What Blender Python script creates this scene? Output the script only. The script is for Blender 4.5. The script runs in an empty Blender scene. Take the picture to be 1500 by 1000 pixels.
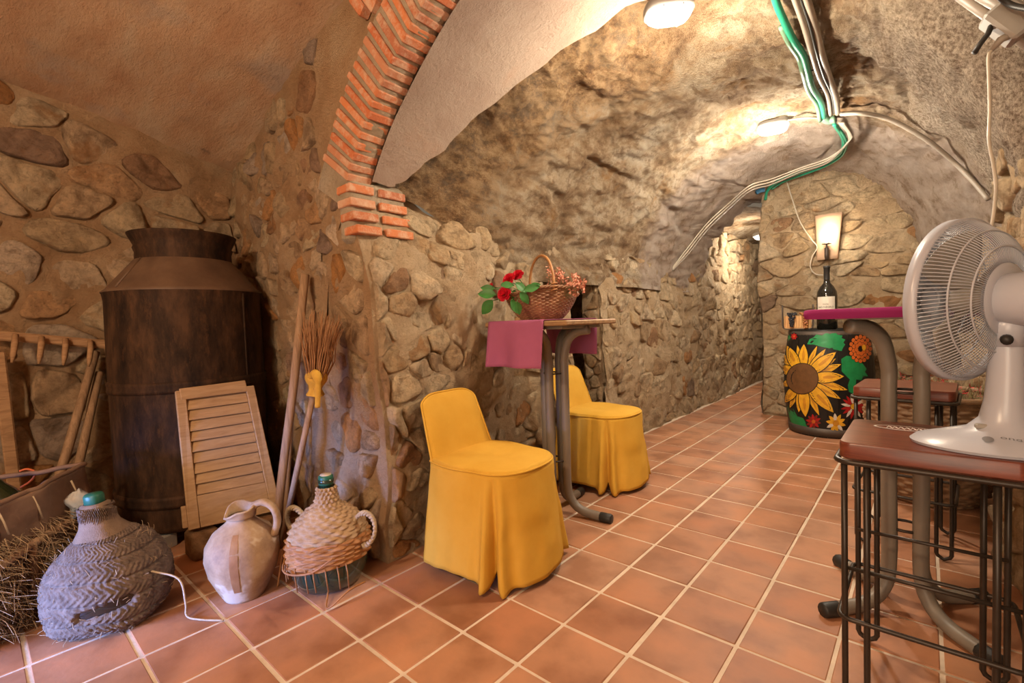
import bpy, math, random
import numpy as np
from mathutils import Matrix, Vector
random.seed(7); rng = np.random.default_rng(11)
scene = bpy.context.scene
COL = scene.collection
PI = math.pi

# ------------------------------------------------------------------ camera
F_PX, YAW, PITCH, ROLL = 697.46, math.radians(-41.033), math.radians(-2.285), math.radians(-1.8825)
CAM = np.array([0.0, 0.0, 1.0652])
def _cam():
    d = np.array([math.sin(YAW)*math.cos(PITCH), math.cos(YAW)*math.cos(PITCH), math.sin(PITCH)])
    r = np.array([math.cos(YAW), -math.sin(YAW), 0.0]); u = np.cross(r, d)
    return np.array([math.cos(ROLL)*r + math.sin(ROLL)*u, -math.sin(ROLL)*r + math.cos(ROLL)*u, d])
CM = _cam()
cd = bpy.data.cameras.new('camera'); cam = bpy.data.objects.new('camera', cd); COL.objects.link(cam)
cd.sensor_width = 36; cd.sensor_fit = 'HORIZONTAL'; cd.lens = F_PX/1500*36; cd.clip_start = 0.02
cam.matrix_world = Matrix(((CM[0][0], CM[1][0], -CM[2][0], CAM[0]), (CM[0][1], CM[1][1], -CM[2][1], CAM[1]),
                           (CM[0][2], CM[1][2], -CM[2][2], CAM[2]), (0, 0, 0, 1)))
scene.camera = cam
def ray(x, y): return CM.T @ np.array([(x-750)/F_PX, -(y-500)/F_PX, 1.0])
def on_z(x, y, z=0.0):
    v = ray(x, y); return CAM + v*((z-CAM[2])/v[2])
def on_y(x, y, Y):
    v = ray(x, y); return CAM + v*(Y/v[1])
def on_x(x, y, X):
    v = ray(x, y); return CAM + v*(X/v[0])

# ------------------------------------------------------------------ world, lights, exposure
w = bpy.data.worlds.new('world'); scene.world = w; w.use_nodes = True
w.node_tree.nodes['Background'].inputs[0].default_value = (1.0, 0.78, 0.55, 1)
w.node_tree.nodes['Background'].inputs[1].default_value = 0.10
def lamp(name, kind, loc, power, color, size=0.1, target=None, sy=None):
    l = bpy.data.lights.new(name, kind); o = bpy.data.objects.new(name, l); COL.objects.link(o)
    o.location = loc; l.energy = power; l.color = color
    if kind == 'AREA':
        l.size = size
        if sy: l.shape = 'RECTANGLE'; l.size_y = sy
    else: l.shadow_soft_size = size
    if target is not None:
        o.rotation_euler = (Vector(target)-Vector(loc)).to_track_quat('-Z', 'Y').to_euler()
    return o
lamp('room_wall_light', 'POINT', (-1.0, -1.25, 2.15), 92, (1.0, 0.72, 0.46), 0.10)
lamp('doorway_daylight', 'AREA', (-2.1, -1.7, 0.45), 10, (0.22, 0.38, 1.0), 0.5, (-2.3, 0.35, 0.0), 0.5).data.spread = math.radians(42)
lamp('rear_fill_light', 'AREA', (0.35, -2.3, 1.35), 36, (1.0, 0.80, 0.58), 1.4, (-0.75, 2.2, 1.5), 1.8)  # soft fill added behind the camera to lift the ambient; no doorway there
lamp('tunnel_ceiling_light', 'POINT', (-0.83, 2.17, 2.14), 46, (1.0, 0.86, 0.66), 0.07)
lamp('tunnel_far_light', 'POINT', (-0.86, 3.90, 2.12), 50, (1.0, 0.90, 0.75), 0.07)
lamp('passage_light', 'POINT', (-1.62, 6.9, 1.95), 32, (1.0, 0.90, 0.74), 0.05)
lamp('sconce_light', 'POINT', (-0.70, 5.36, 1.80), 3.5, (1.0, 0.80, 0.55), 0.03)
vs = scene.view_settings
vs.view_transform = 'Standard'; vs.look = 'None'; vs.gamma = 1; vs.use_curve_mapping = False
vs.exposure = 0.85

# ------------------------------------------------------------------ noise
def _h(ix, iy, iz, s):
    m = np.uint64(0xffffffff)
    h = (ix.astype(np.int64)*374761393 + iy.astype(np.int64)*668265263 + iz.astype(np.int64)*1440662683 + s*974711).astype(np.uint64) & m
    h = ((h ^ (h >> np.uint64(13)))*np.uint64(1274126177)) & m
    h = h ^ (h >> np.uint64(16))
    return h.astype(np.float64)/4294967295.0*2-1
def vnoise(P, s=0):
    P = np.asarray(P, float); i = np.floor(P); f = P-i; f = f*f*(3-2*f); i = i.astype(np.int64)
    r = 0
    for a in (0, 1):
        for b in (0, 1):
            for c in (0, 1):
                wt = (f[..., 0] if a else 1-f[..., 0])*(f[..., 1] if b else 1-f[..., 1])*(f[..., 2] if c else 1-f[..., 2])
                r = r + wt*_h(i[..., 0]+a, i[..., 1]+b, i[..., 2]+c, s)
    return r
def fbm(P, o=4, s=0, g=0.5):
    r = 0; a = 1; P = np.asarray(P, float)
    for k in range(o): r = r + a*vnoise(P*(2**k)+k*7.3, s+k); a *= g
    return r
def sstep(a, b, x): t = np.clip((x-a)/(b-a), 0, 1); return t*t*(3-2*t)

# ------------------------------------------------------------------ mesh helpers
class MB:
    def __init__(s): s.v = []; s.f = []; s.n = 0
    def add(s, V, Fc):
        V = np.asarray(V, float).reshape(-1, 3); k = s.n
        s.v.append(V); s.f.extend([tuple(int(i)+k for i in f) for f in Fc]); s.n += len(V); return s
    def grid(s, P, cu=False, cv=False):
        P = np.asarray(P, float); a, b = P.shape[:2]; Fc = []
        for i in range(a if cu else a-1):
            for j in range(b if cv else b-1):
                i2 = (i+1) % a; j2 = (j+1) % b
                Fc.append((i*b+j, i2*b+j, i2*b+j2, i*b+j2))
        return s.add(P.reshape(-1, 3), Fc)
    def box(s, c, size, R=None, bev=0.0):
        hx, hy, hz = [q/2 for q in size]; b = min(bev, hx*.9, hy*.9, hz*.9)
        if b <= 0:
            V = np.array([(x, y, z) for z in (-hz, hz) for x, y in ((-hx, -hy), (hx, -hy), (hx, hy), (-hx, hy))])
            Fc = [(3, 2, 1, 0), (4, 5, 6, 7), (0, 1, 5, 4), (1, 2, 6, 5), (2, 3, 7, 6), (3, 0, 4, 7)]
        else:
            def ring(ox, oy, cb, z): return [(-ox+cb, -oy, z), (ox-cb, -oy, z), (ox, -oy+cb, z), (ox, oy-cb, z), (ox-cb, oy, z), (-ox+cb, oy, z), (-ox, oy-cb, z), (-ox, -oy+cb, z)]
            V = np.array(ring(hx-b, hy-b, b*.3, -hz)+ring(hx, hy, b, -hz+b)+ring(hx, hy, b, hz-b)+ring(hx-b, hy-b, b*.3, hz))
            Fc = [tuple(range(7, -1, -1)), tuple(range(24, 32))]
            for k in range(3):
                for i in range(8): Fc.append((k*8+i, k*8+(i+1) % 8, k*8+8+(i+1) % 8, k*8+8+i))
        if R is not None: V = V @ np.asarray(R).T
        return s.add(V+np.asarray(c, float), Fc)
    def tube(s, pts, r, n=8, closed=False, caps=True, flat=None):
        P = np.asarray(pts, float); m = len(P); r = np.broadcast_to(np.asarray(r, float), (m,))
        T = np.roll(P, -1, 0)-np.roll(P, 1, 0)
        if not closed: T[0] = P[1]-P[0]; T[-1] = P[-1]-P[-2]
        T /= np.linalg.norm(T, axis=1)[:, None]+1e-12
        u = np.cross(T[0], (0, 0, 1.0))
        if np.linalg.norm(u) < .1: u = np.cross(T[0], (1.0, 0, 0))
        u /= np.linalg.norm(u); V = []
        for i in range(m):
            u = u-T[i]*(u@T[i]); u /= np.linalg.norm(u)+1e-12; q = np.cross(T[i], u)
            for k in range(n):
                a = 2*PI*k/n; ca, sa = math.cos(a), math.sin(a)
                if flat: ca *= flat
                V.append(P[i]+r[i]*(ca*u+sa*q))
        Fc = []
        for i in range(m if closed else m-1):
            for k in range(n):
                i2 = (i+1) % m; Fc.append((i*n+k, i*n+(k+1) % n, i2*n+(k+1) % n, i2*n+k))
        if caps and not closed: Fc += [tuple(range(n-1, -1, -1)), tuple((m-1)*n+k for k in range(n))]
        return s.add(V, Fc)
    def lathe(s, prof, n=32, c=(0, 0, 0), fn=None, caps=False):
        prof = np.asarray(prof, float); a = np.arange(n)*2*PI/n
        P = np.zeros((len(prof), n, 3))
        P[..., 0] = prof[:, 0:1]*np.cos(a); P[..., 1] = prof[:, 0:1]*np.sin(a); P[..., 2] = prof[:, 1:2]
        if fn is not None: P = fn(P)
        k = s.n; s.grid(P[:, ::1]+np.asarray(c), cv=True)
        m = len(prof)
        # grid(rows=profile, cols=angle) winds inward for rising profile: flip
        nf = (m-1)*n
        s.f[-nf:] = [tuple(reversed(f)) for f in s.f[-nf:]]
        if caps: s.f.append(tuple(k+i for i in range(n-1, -1, -1))); s.f.append(tuple(k+(m-1)*n+i for i in range(n)))
        return s
    def sphere(s, c, r, n=10, m=6, sc=(1, 1, 1)):
        t = np.linspace(0.02, PI-.02, m+1)
        a = np.arange(n)*2*PI/n
        P = np.stack([np.sin(t)[:, None]*np.cos(a)*sc[0], np.sin(t)[:, None]*np.sin(a)*sc[1], np.cos(t)[:, None]*np.ones(n)*sc[2]], -1)*r+np.asarray(c)
        return s.grid(P, cv=True)
    def xf(s, M):
        M = np.asarray(M); s.v = [V @ M[:3, :3].T + M[:3, 3] for V in s.v]; return s
    def mesh(s, name, smooth=True):
        me = bpy.data.meshes.new(name); V = np.concatenate(s.v) if s.v else np.zeros((0, 3))
        me.from_pydata(V.tolist(), [], s.f); 
        if smooth: me.polygons.foreach_set('use_smooth', [True]*len(me.polygons))
        me.update(); return me
def spline(pts, n=8):
    P = np.asarray(pts, float); Q = np.vstack([2*P[0]-P[1], P, 2*P[-1]-P[-2]]); out = []
    for i in range(1, len(Q)-2):
        for t in np.linspace(0, 1, n, endpoint=False):
            p0, p1, p2, p3 = Q[i-1:i+3]
            out.append(.5*((2*p1)+(-p0+p2)*t+(2*p0-5*p1+4*p2-p3)*t*t+(-p0+3*p1-3*p2+p3)*t**3))
    out.append(P[-1]); return np.array(out)
def rotz(a): return np.array([[math.cos(a), -math.sin(a), 0], [math.sin(a), math.cos(a), 0], [0, 0, 1]])
def rotax(ax, a):
    return np.array(Matrix.Rotation(a, 3, Vector(ax)))

def obj(name, mb, mat, parent=None, smooth=True, sharp=None):
    me = mb if isinstance(mb, bpy.types.Mesh) else mb.mesh(name, smooth)
    o = bpy.data.objects.new(name, me); COL.objects.link(o)
    if mat is not None and len(me.materials) == 0: me.materials.append(mat)
    if parent is not None: o.parent = parent
    if sharp: 
        m = o.modifiers.new('es', 'EDGE_SPLIT'); m.split_angle = math.radians(sharp)
    return o
def tag(o, label=None, cat=None, group=None, kind=None):
    if label: o['label'] = label
    if cat: o['category'] = cat
    if group: o['group'] = group
    if kind: o['kind'] = kind
    return o
def thing(name, label, cat, loc=(0, 0, 0), rz=0.0, group=None):
    o = bpy.data.objects.new(name, None); COL.objects.link(o); o.location = loc; o.rotation_euler = (0, 0, rz)
    o.empty_display_size = .05
    return tag(o, label, cat, group)

# ------------------------------------------------------------------ materials
def new_mat(name):
    m = bpy.data.materials.new(name); m.use_nodes = True; nt = m.node_tree
    return m, nt, nt.nodes['Principled BSDF']
def ramp(nt, fac, stops):
    r = nt.nodes.new('ShaderNodeValToRGB'); e = r.color_ramp.elements
    while len(e) < len(stops): e.new(0.5)
    for el, (p, c) in zip(e, stops): el.position = p; el.color = (*c, 1)
    nt.links.new(fac, r.inputs[0]); return r.outputs[0]
def noise(nt, sc, det=4, rough=.55, coord='Object', stretch=None, dist=0.0):
    tc = nt.nodes.new('ShaderNodeTexCoord'); n = nt.nodes.new('ShaderNodeTexNoise')
    n.inputs['Scale'].default_value = sc; n.inputs['Detail'].default_value = det; n.inputs['Roughness'].default_value = rough
    n.inputs['Distortion'].default_value = dist
    if stretch:
        mp = nt.nodes.new('ShaderNodeMapping'); mp.inputs['Scale'].default_value = stretch
        nt.links.new(tc.outputs[coord], mp.inputs[0]); nt.links.new(mp.outputs[0], n.inputs['Vector'])
    else: nt.links.new(tc.outputs[coord], n.inputs['Vector'])
    return n.outputs['Fac']
def mix(nt, f, a, b, mode='MIX'):
    n = nt.nodes.new('ShaderNodeMix'); n.data_type = 'RGBA'; n.blend_type = mode
    for sock, val in ((n.inputs[0], f), (n.inputs[6], a), (n.inputs[7], b)):
        if isinstance(val, (int, float)): sock.default_value = val
        elif isinstance(val, tuple): sock.default_value = (*val, 1)
        else: nt.links.new(val, sock)
    return n.outputs[2]
def bump(nt, b, h, strength=.5, dist=.01, prev=None):
    n = nt.nodes.new('ShaderNodeBump'); n.inputs['Strength'].default_value = strength; n.inputs['Distance'].default_value = dist
    nt.links.new(h, n.inputs['Height'])
    if prev is not None: nt.links.new(prev, n.inputs['Normal'])
    if b is not None: nt.links.new(n.outputs[0], b.inputs['Normal'])
    return n.outputs[0]
def obrand(nt): return nt.nodes.new('ShaderNodeObjectInfo').outputs['Random']
def simple(name, c1, c2=None, sc=8, rough=.6, bmp=0.0, bsc=None, metal=0, stretch=None, bdist=.004, spec=.4, det=5):
    m, nt, b = new_mat(name)
    c2 = c2 or tuple(x*.75 for x in c1)
    f = noise(nt, sc, det, .6, stretch=stretch)
    nt.links.new(ramp(nt, f, [(.3, c2), (.7, c1)]), b.inputs['Base Color'])
    b.inputs['Roughness'].default_value = rough; b.inputs['Metallic'].default_value = metal
    b.inputs['Specular IOR Level'].default_value = spec
    if bmp: bump(nt, b, noise(nt, bsc or sc*4, 5, .6, stretch=stretch), bmp, bdist)
    return m
def emis(name, col, st):
    m, nt, b = new_mat(name); b.inputs['Base Color'].default_value = (*col, 1)
    b.inputs['Emission Color'].default_value = (*col, 1); b.inputs['Emission Strength'].default_value = st; return m

def stone_mat(name, stops, rough=.85):
    m, nt, b = new_mat(name)
    base = ramp(nt, obrand(nt), stops)
    n1 = noise(nt, 9, 6, .65, dist=.6); n2 = noise(nt, 38, 6, .7)
    c = mix(nt, 1.0, base, ramp(nt, n1, [(.30, (.50, .42, .34)), (.5, (1.1, 1.04, .96)), (.70, (1.38, 1.28, 1.12))]), 'MULTIPLY')
    c = mix(nt, ramp(nt, n2, [(.46, (0, 0, 0)), (.66, (.8, .8, .8))]), c, mix(nt, .5, c, (.22, .13, .07)))
    c = mix(nt, ramp(nt, noise(nt, 5.5, 4, .6), [(.58, (0, 0, 0)), (.70, (.55, .55, .55))]), c, (.40, .17, .045))
    nt.links.new(c, b.inputs['Base Color']); b.inputs['Roughness'].default_value = rough; b.inputs['Specular IOR Level'].default_value = .25
    p = bump(nt, None, noise(nt, 20, 8, .75, dist=.5), 1.0, .07)
    bump(nt, b, noise(nt, 95, 5, .75), .9, .018, p)
    return m
M = {}
M['stone'] = stone_mat('limestone', [(0, (.50, .37, .23)), (.2, (.58, .44, .28)), (.45, (.40, .27, .16)), (.62, (.62, .50, .34)), (.8, (.44, .33, .22)), (.9, (.46, .22, .08)), (1, (.30, .22, .16))])
M['stone_orange'] = stone_mat('ochre_stone', [(0, (.52, .36, .22)), (.25, (.62, .46, .31)), (.45, (.46, .31, .19)), (.6, (.60, .47, .34)), (.76, (.50, .24, .08)), (.86, (.30, .22, .18)), (1, (.68, .56, .44))])
M['stone_pale'] = stone_mat('pale_stone', [(0, (.58, .46, .31)), (.4, (.64, .53, .38)), (.7, (.52, .39, .25)), (1, (.60, .50, .37))])
def mortar_mat(name, a, b_, c_):
    m, nt, b = new_mat(name)
    n1 = noise(nt, 4, 6, .65); n2 = noise(nt, 60, 5, .7)
    c = ramp(nt, n1, [(.3, c_), (.5, a), (.7, b_)])
    c = mix(nt, ramp(nt, n2, [(.5, (0, 0, 0)), (.8, (.5, .5, .5))]), c, tuple(x*.55 for x in a))
    nt.links.new(c, b.inputs['Base Color']); b.inputs['Roughness'].default_value = .95; b.inputs['Specular IOR Level'].default_value = .15
    p = bump(nt, None, noise(nt, 24, 8, .75), 1.0, .07)
    bump(nt, b, noise(nt, 110, 5, .75), .9, .02, p); return m
M['mortar'] = mortar_mat('lime_mortar', (.62, .45, .28), (.72, .56, .37), (.47, .31, .175))
M['mortar_pale'] = mortar_mat('pale_mortar', (.62, .48, .33), (.70, .57, .42), (.50, .36, .23))
M['mortar_orange'] = mortar_mat('ochre_mortar', (.54, .34, .19), (.60, .42, .26), (.45, .26, .13))
def plaster_mat(name, a, b_, c_, sc, stretch, bs):
    m, nt, b = new_mat(name)
    n1 = noise(nt, sc, 6, .6, stretch=stretch); n2 = noise(nt, 2.2, 5, .6)
    c = ramp(nt, n1, [(.3, a), (.55, b_), (.75, c_)])
    c = mix(nt, ramp(nt, n2, [(.56, (0, 0, 0)), (.68, (.75, .75, .75))]), c, (.46, .37, .30))
    c = mix(nt, ramp(nt, noise(nt, 5.2, 5, .7), [(.69, (0, 0, 0)), (.76, (.6, .6, .6))]), c, (.22, .15, .11))
    nt.links.new(c, b.inputs['Base Color']); b.inputs['Roughness'].default_value = .9; b.inputs['Specular IOR Level'].default_value = .2
    p = bump(nt, None, noise(nt, bs, 8, .72, stretch=stretch), .8, .035)
    bump(nt, b, noise(nt, 120, 5, .75), .7, .010, p); return m
M['plaster_orange'] = plaster_mat('pink_plaster', (.53, .30, .17), (.61, .40, .25), (.64, .49, .34), 2.4, (1, 2.6, 2.6), 12)
M['plaster_grey'] = plaster_mat('grey_pink_plaster', (.36, .255, .195), (.42, .32, .25), (.46, .30, .215), 3.0, (1, 1, 1), 24)

# rock vault with masks: pebbly concrete (right) and whitewash (far)
def rock_mat():
    m, nt, b = new_mat('vault_rock')
    def attr(n):
        a = nt.nodes.new('ShaderNodeAttribute'); a.attribute_name = n; return a.outputs['Fac']
    n1 = noise(nt, 3.0, 10, .74, stretch=(1, .8, 1.3), dist=.3); n2 = noise(nt, 15, 9, .78, stretch=(1, .8, 1.2)); n3 = noise(nt, 5, 6, .65)
    rock = ramp(nt, n1, [(.36, (.17, .09, .045)), (.45, (.44, .29, .165)), (.53, (.62, .47, .31)), (.64, (.73, .61, .45))])
    rock = mix(nt, ramp(nt, n2, [(.49, (0, 0, 0)), (.60, (.8, .8, .8))]), rock, (.32, .20, .115))
    rock = mix(nt, ramp(nt, n3, [(.58, (0, 0, 0)), (.70, (.6, .6, .6))]), rock, (.50, .25, .08))
    pebn = nt.nodes.new('ShaderNodeTexVoronoi'); pebn.inputs['Scale'].default_value = 55
    tc = nt.nodes.new('ShaderNodeTexCoord'); nt.links.new(tc.outputs['Object'], pebn.inputs['Vector'])
    peb = ramp(nt, noise(nt, 55, 7, .85), [(.40, (.24, .155, .10)), (.5, (.58, .45, .33)), (.59, (.84, .71, .56))])
    peb = mix(nt, ramp(nt, noise(nt, 3, 5, .6), [(.55, (0, 0, 0)), (.75, (.5, .5, .5))]), peb, (.36, .25, .17))
    wh = ramp(nt, noise(nt, 7, 7, .7), [(.34, (.34, .22, .14)), (.46, (.60, .46, .36)), (.65, (.74, .62, .53))])
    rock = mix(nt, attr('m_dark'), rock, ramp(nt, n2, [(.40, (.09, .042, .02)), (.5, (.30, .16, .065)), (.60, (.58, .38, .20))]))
    c = mix(nt, attr('m_peb'), rock, peb); c = mix(nt, attr('m_white'), c, wh)
    nt.links.new(c, b.inputs['Base Color']); b.inputs['Roughness'].default_value = .93; b.inputs['Specular IOR Level'].default_value = .2
    p = bump(nt, None, n2, 1.0, .13)
    p = bump(nt, None, noise(nt, 34, 8, .78), 1.0, .06, p)
    bump(nt, b, noise(nt, 120, 5, .8), .9, .02, p)
    return m
M['rock'] = rock_mat()

def tile_mat():
    m, nt, b = new_mat('terracotta')
    base = ramp(nt, obrand(nt), [(0, (.37, .165, .082)), (.35, (.42, .20, .105)), (.7, (.34, .142, .068)), (1, (.40, .21, .125))])
    n = noise(nt, 6, 5, .6, coord='Generated' if False else 'Object')
    tcg = nt.nodes.new('ShaderNodeNewGeometry'); nz = nt.nodes.new('ShaderNodeTexNoise'); nz.inputs['Scale'].default_value = 5; nz.inputs['Detail'].default_value = 6
    nt.links.new(tcg.outputs['Position'], nz.inputs['Vector'])
    nz2 = nt.nodes.new('ShaderNodeTexNoise'); nz2.inputs['Scale'].default_value = 1.3; nz2.inputs['Detail'].default_value = 5
    nt.links.new(tcg.outputs['Position'], nz2.inputs['Vector'])
    c = mix(nt, 1.0, base, ramp(nt, nz.outputs['Fac'], [(.36, (.74, .68, .64)), (.5, (1, 1, 1)), (.64, (1.18, 1.14, 1.1))]), 'MULTIPLY')
    c = mix(nt, ramp(nt, nz2.outputs['Fac'], [(.5, (0, 0, 0)), (.75, (.4, .4, .4))]), c, (.40, .26, .18))
    nt.links.new(c, b.inputs['Base Color']); b.inputs['Specular IOR Level'].default_value = .4
    r = nt.nodes.new('ShaderNodeMapRange'); r.inputs[3].default_value = .38; r.inputs[4].default_value = .62
    nt.links.new(nz.outputs['Fac'], r.inputs[0]); nt.links.new(r.outputs[0], b.inputs['Roughness'])
    nz3 = nt.nodes.new('ShaderNodeTexNoise'); nz3.inputs['Scale'].default_value = 28; nz3.inputs['Detail'].default_value = 4
    nt.links.new(tcg.outputs['Position'], nz3.inputs['Vector'])
    bump(nt, b, nz3.outputs['Fac'], .25, .004)
    return m
M['tile'] = tile_mat()
M['grout'] = simple('grout', (.70, .57, .44), (.54, .42, .31), 9, .9, .5, 60)
def brick_mat():
    m, nt, b = new_mat('red_brick')
    base = ramp(nt, obrand(nt), [(0, (.42, .115, .04)), (.4, (.52, .17, .06)), (.7, (.34, .11, .05)), (1, (.50, .23, .12))])
    c = mix(nt, ramp(nt, noise(nt, 16, 7, .75), [(.46, (0, 0, 0)), (.62, (.75, .75, .75))]), base, (.54, .37, .25))
    nt.links.new(c, b.inputs['Base Color']); b.inputs['Roughness'].default_value = .85
    bump(nt, b, noise(nt, 40, 6, .7), .7, .008); return m
M['brick'] = brick_mat()
M['yellow'] = simple('yellow_cotton', (.64, .37, .055), (.57, .31, .035), 5, .85, .25, 260, bdist=.0015, spec=.15)
M['purple'] = simple('mauve_cotton', (.36, .105, .20), (.32, .09, .175), 6, .9, .3, 300, bdist=.001, spec=.1)
M['purple_dark'] = M['purple']
M['magenta'] = simple('magenta_cotton', (.25, .022, .11), (.21, .018, .09), 6, .85, .3, 300, bdist=.001, spec=.1)
M['grey_metal'] = simple('grey_painted_steel', (.21, .175, .14), (.18, .15, .12), 10, .42, .05, 60)
M['black_plastic'] = simple('black_plastic', (.025, .022, .02), None, 10, .5)
M['dark_rod'] = simple('dark_bronze_rod', (.045, .032, .024), (.03, .022, .016), 12, .38, metal=.3)
def wood(name, a, b_, sc=3.0, axis=(1, 12, 12), rough=.6, bmp=.4):
    m, nt, b = new_mat(name); n = noise(nt, sc, 8, .65, stretch=axis, dist=.8)
    c = ramp(nt, n, [(.3, b_), (.62, a)])
    nt.links.new(c, b.inputs['Base Color']); b.inputs['Roughness'].default_value = rough; b.inputs['Specular IOR Level'].default_value = .35
    bump(nt, b, n, bmp, .004); return m
M['mahogany'] = wood('mahogany', (.19, .05, .028), (.08, .018, .011), 4, (1, 9, 9), .28, .06)
M['table_wood'] = wood('oak_edge', (.33, .19, .09), (.17, .09, .045), 4, (1, 9, 9), .55, .2)
M['shutter_wood'] = wood('pale_weathered_wood', (.46, .30, .16), (.33, .195, .095), 5, (9, 1, 9), .75, .35)
M['old_wood'] = wood('grey_weathered_wood', (.36, .225, .13), (.20, .115, .06), 6, (9, 9, 1), .8, .6)
M['rake_wood'] = wood('rake_wood', (.38, .22, .11), (.22, .115, .055), 5, (9, 1.5, 9), .75, .5)
def can_mat():
    m, nt, b = new_mat('rusted_tin')
    n1 = noise(nt, 3.0, 8, .7, stretch=(3, 3, 1)); n2 = noise(nt, 16, 7, .75, stretch=(2, 2, .7))
    c = ramp(nt, n1, [(.36, (.014, .008, .006)), (.5, (.036, .019, .011)), (.64, (.075, .038, .02))])
    c = mix(nt, ramp(nt, n2, [(.54, (0, 0, 0)), (.74, (.7, .7, .7))]), c, (.11, .05, .022))
    nt.links.new(c, b.inputs['Base Color']); b.inputs['Metallic'].default_value = .1; b.inputs['Roughness'].default_value = .68; b.inputs['Specular IOR Level'].default_value = .15
    bump(nt, b, n2, .35, .004); return m
M['can'] = can_mat()
M['can_shoulder'] = simple('dusty_tin', (.135, .078, .046), (.075, .04, .024), 7, .6, .25, 40)
M['clay'] = None
def clay_mat():
    m, nt, b = new_mat('old_clay'); n = noise(nt, 7, 6, .65)
    c = ramp(nt, n, [(.36, (.22, .13, .07)), (.5, (.33, .21, .115)), (.64, (.42, .30, .19))])
    c = mix(nt, ramp(nt, noise(nt, 4.2, 4, .6), [(.56, (0, 0, 0)), (.60, (.8, .8, .8))]), c, (.55, .47, .37))
    nt.links.new(c, b.inputs['Base Color']); b.inputs['Roughness'].default_value = .7; bump(nt, b, noise(nt, 30, 6, .7), .4, .004); return m
M['clay'] = clay_mat()
M['clay_band'] = simple('brown_glaze_band', (.30, .15, .065), (.22, .10, .04), 20, .5, .3, 60)
M['wicker'] = simple('brown_wicker', (.29, .14, .065), (.17, .075, .032), 18, .6, .5, 90)
M['wicker_pale'] = simple('straw_wicker', (.44, .30, .17), (.28, .17, .085), 22, .7, .5, 90)
M['wicker_orange'] = simple('willow_wicker', (.42, .20, .075), (.28, .12, .04), 22, .55, .4, 90)
M['wicker_dark'] = simple('dark_willow', (.33, .20, .11), (.17, .09, .045), 20, .65, .5, 80)
M['rope'] = simple('rope', (.50, .39, .26), (.34, .25, .16), 30, .9, .6, 200)
M['esparto'] = simple('esparto', (.19, .13, .095), (.085, .056, .042), 26, .9, .9, 130, bdist=.006)
M['straw'] = simple('straw', (.46, .32, .19), (.27, .18, .105), 30, .85, .5, 120)
M['leather'] = simple('brown_hide', (.23, .135, .085), (.14, .078, .048), 7, .75, .5, 40)
M['rag'] = simple('white_rag', (.50, .47, .44), (.22, .28, .36), 9, .9, .4, 120)
M['burlap'] = simple('burlap', (.22, .145, .095), (.15, .095, .06), 30, .9, .6, 250)
M['orange_cord'] = simple('orange_cord', (.75, .17, .05), None, 20, .6)
M['twig'] = simple('broom_twig', (.40, .20, .085), (.24, .11, .045), 20, .8)
M['yellow_rag'] = simple('yellow_rag', (.62, .36, .05), (.42, .22, .03), 16, .9, .5, 90)
def glass_mat(name, col, rough=.08):
    m, nt, b = new_mat(name); b.inputs['Base Color'].default_value = (*col, 1); b.inputs['Roughness'].default_value = rough
    b.inputs['Specular IOR Level'].default_value = .7; b.inputs['Coat Weight'].default_value = .5; return m
M['green_glass'] = glass_mat('green_glass', (.012, .035, .022), .12)
M['bottle_glass'] = glass_mat('dark_bottle_glass', (.010, .009, .007), .06)
M['olive_glass'] = glass_mat('olive_glass', (.018, .024, .008), .1)
M['cap_green'] = simple('green_cap', (.02, .12, .075), None, 10, .4)
M['cork'] = simple('cork', (.55, .45, .34), None, 20, .8)
M['label'] = simple('paper_label', (.62, .56, .47), (.58, .52, .43), 12, .8)
M['ink'] = simple('dark_ink', (.05, .045, .04), None, 10, .8)
M['fan'] = simple('white_plastic', (.43, .44, .50), (.41, .42, .48), 5, .30, spec=.5)
M['fan_wire'] = simple('white_wire', (.46, .47, .52), None, 5, .35, spec=.5)
M['fan_logo'] = simple('grey_print', (.22, .22, .24), None, 5, .5)
M['white_print'] = simple('white_print', (.78, .70, .64), None, 5, .5)
M['pipe_grey'] = simple('grey_conduit', (.30, .255, .205), (.25, .21, .17), 9, .45)
M['pipe_green'] = simple('green_conduit', (.018, .27, .155), (.02, .20, .12), 9, .4)
M['pipe_palegreen'] = simple('pale_green_conduit', (.15, .26, .17), None, 9, .45)
M['wire_white'] = simple('white_cable', (.50, .43, .34), None, 9, .45)
M['wire_dark'] = simple('black_tie', (.03, .028, .025), None, 9, .5)
M['blue_box'] = simple('blue_fitting', (.04, .16, .30), None, 9, .5)
M['box_grey'] = simple('grey_box', (.36, .335, .30), None, 6, .45)
M['lamp_body'] = simple('lamp_housing', (.30, .30, .30), None, 6, .4)
M['lamp_glow'] = emis('lamp_diffuser', (1.0, .95, .86), 5)
M['bulb'] = emis('candle_bulb', (1.0, .82, .55), 30)
M['roof_tile'] = simple('pale_clay_tile', (.66, .45, .30), (.58, .37, .24), 9, .8, .3, 60)
M['iron'] = simple('wrought_iron', (.10, .075, .06), None, 15, .55, metal=.4)
M['red_petal'] = simple('red_petal', (.62, .012, .03), (.45, .006, .02), 30, .55)
M['dry_petal'] = simple('dried_red_petal', (.48, .10, .07), (.55, .32, .2), 60, .8)
M['leaf'] = simple('rose_leaf', (.045, .19, .035), (.03, .11, .02), 20, .5)
M['dry_grass'] = simple('dried_grass', (.30, .24, .10), (.18, .17, .07), 30, .85)
M['bamboo'] = wood('slat_wood', (.60, .33, .13), (.44, .21, .075), 6, (9, 9, 1), .5, .15)
M['grape_black'] = simple('black_grape', (.015, .015, .02), None, 20, .28)
M['grape_red'] = simple('red_grape', (.32, .085, .03), (.24, .12, .03), 40, .35)
P_ = {}
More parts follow.
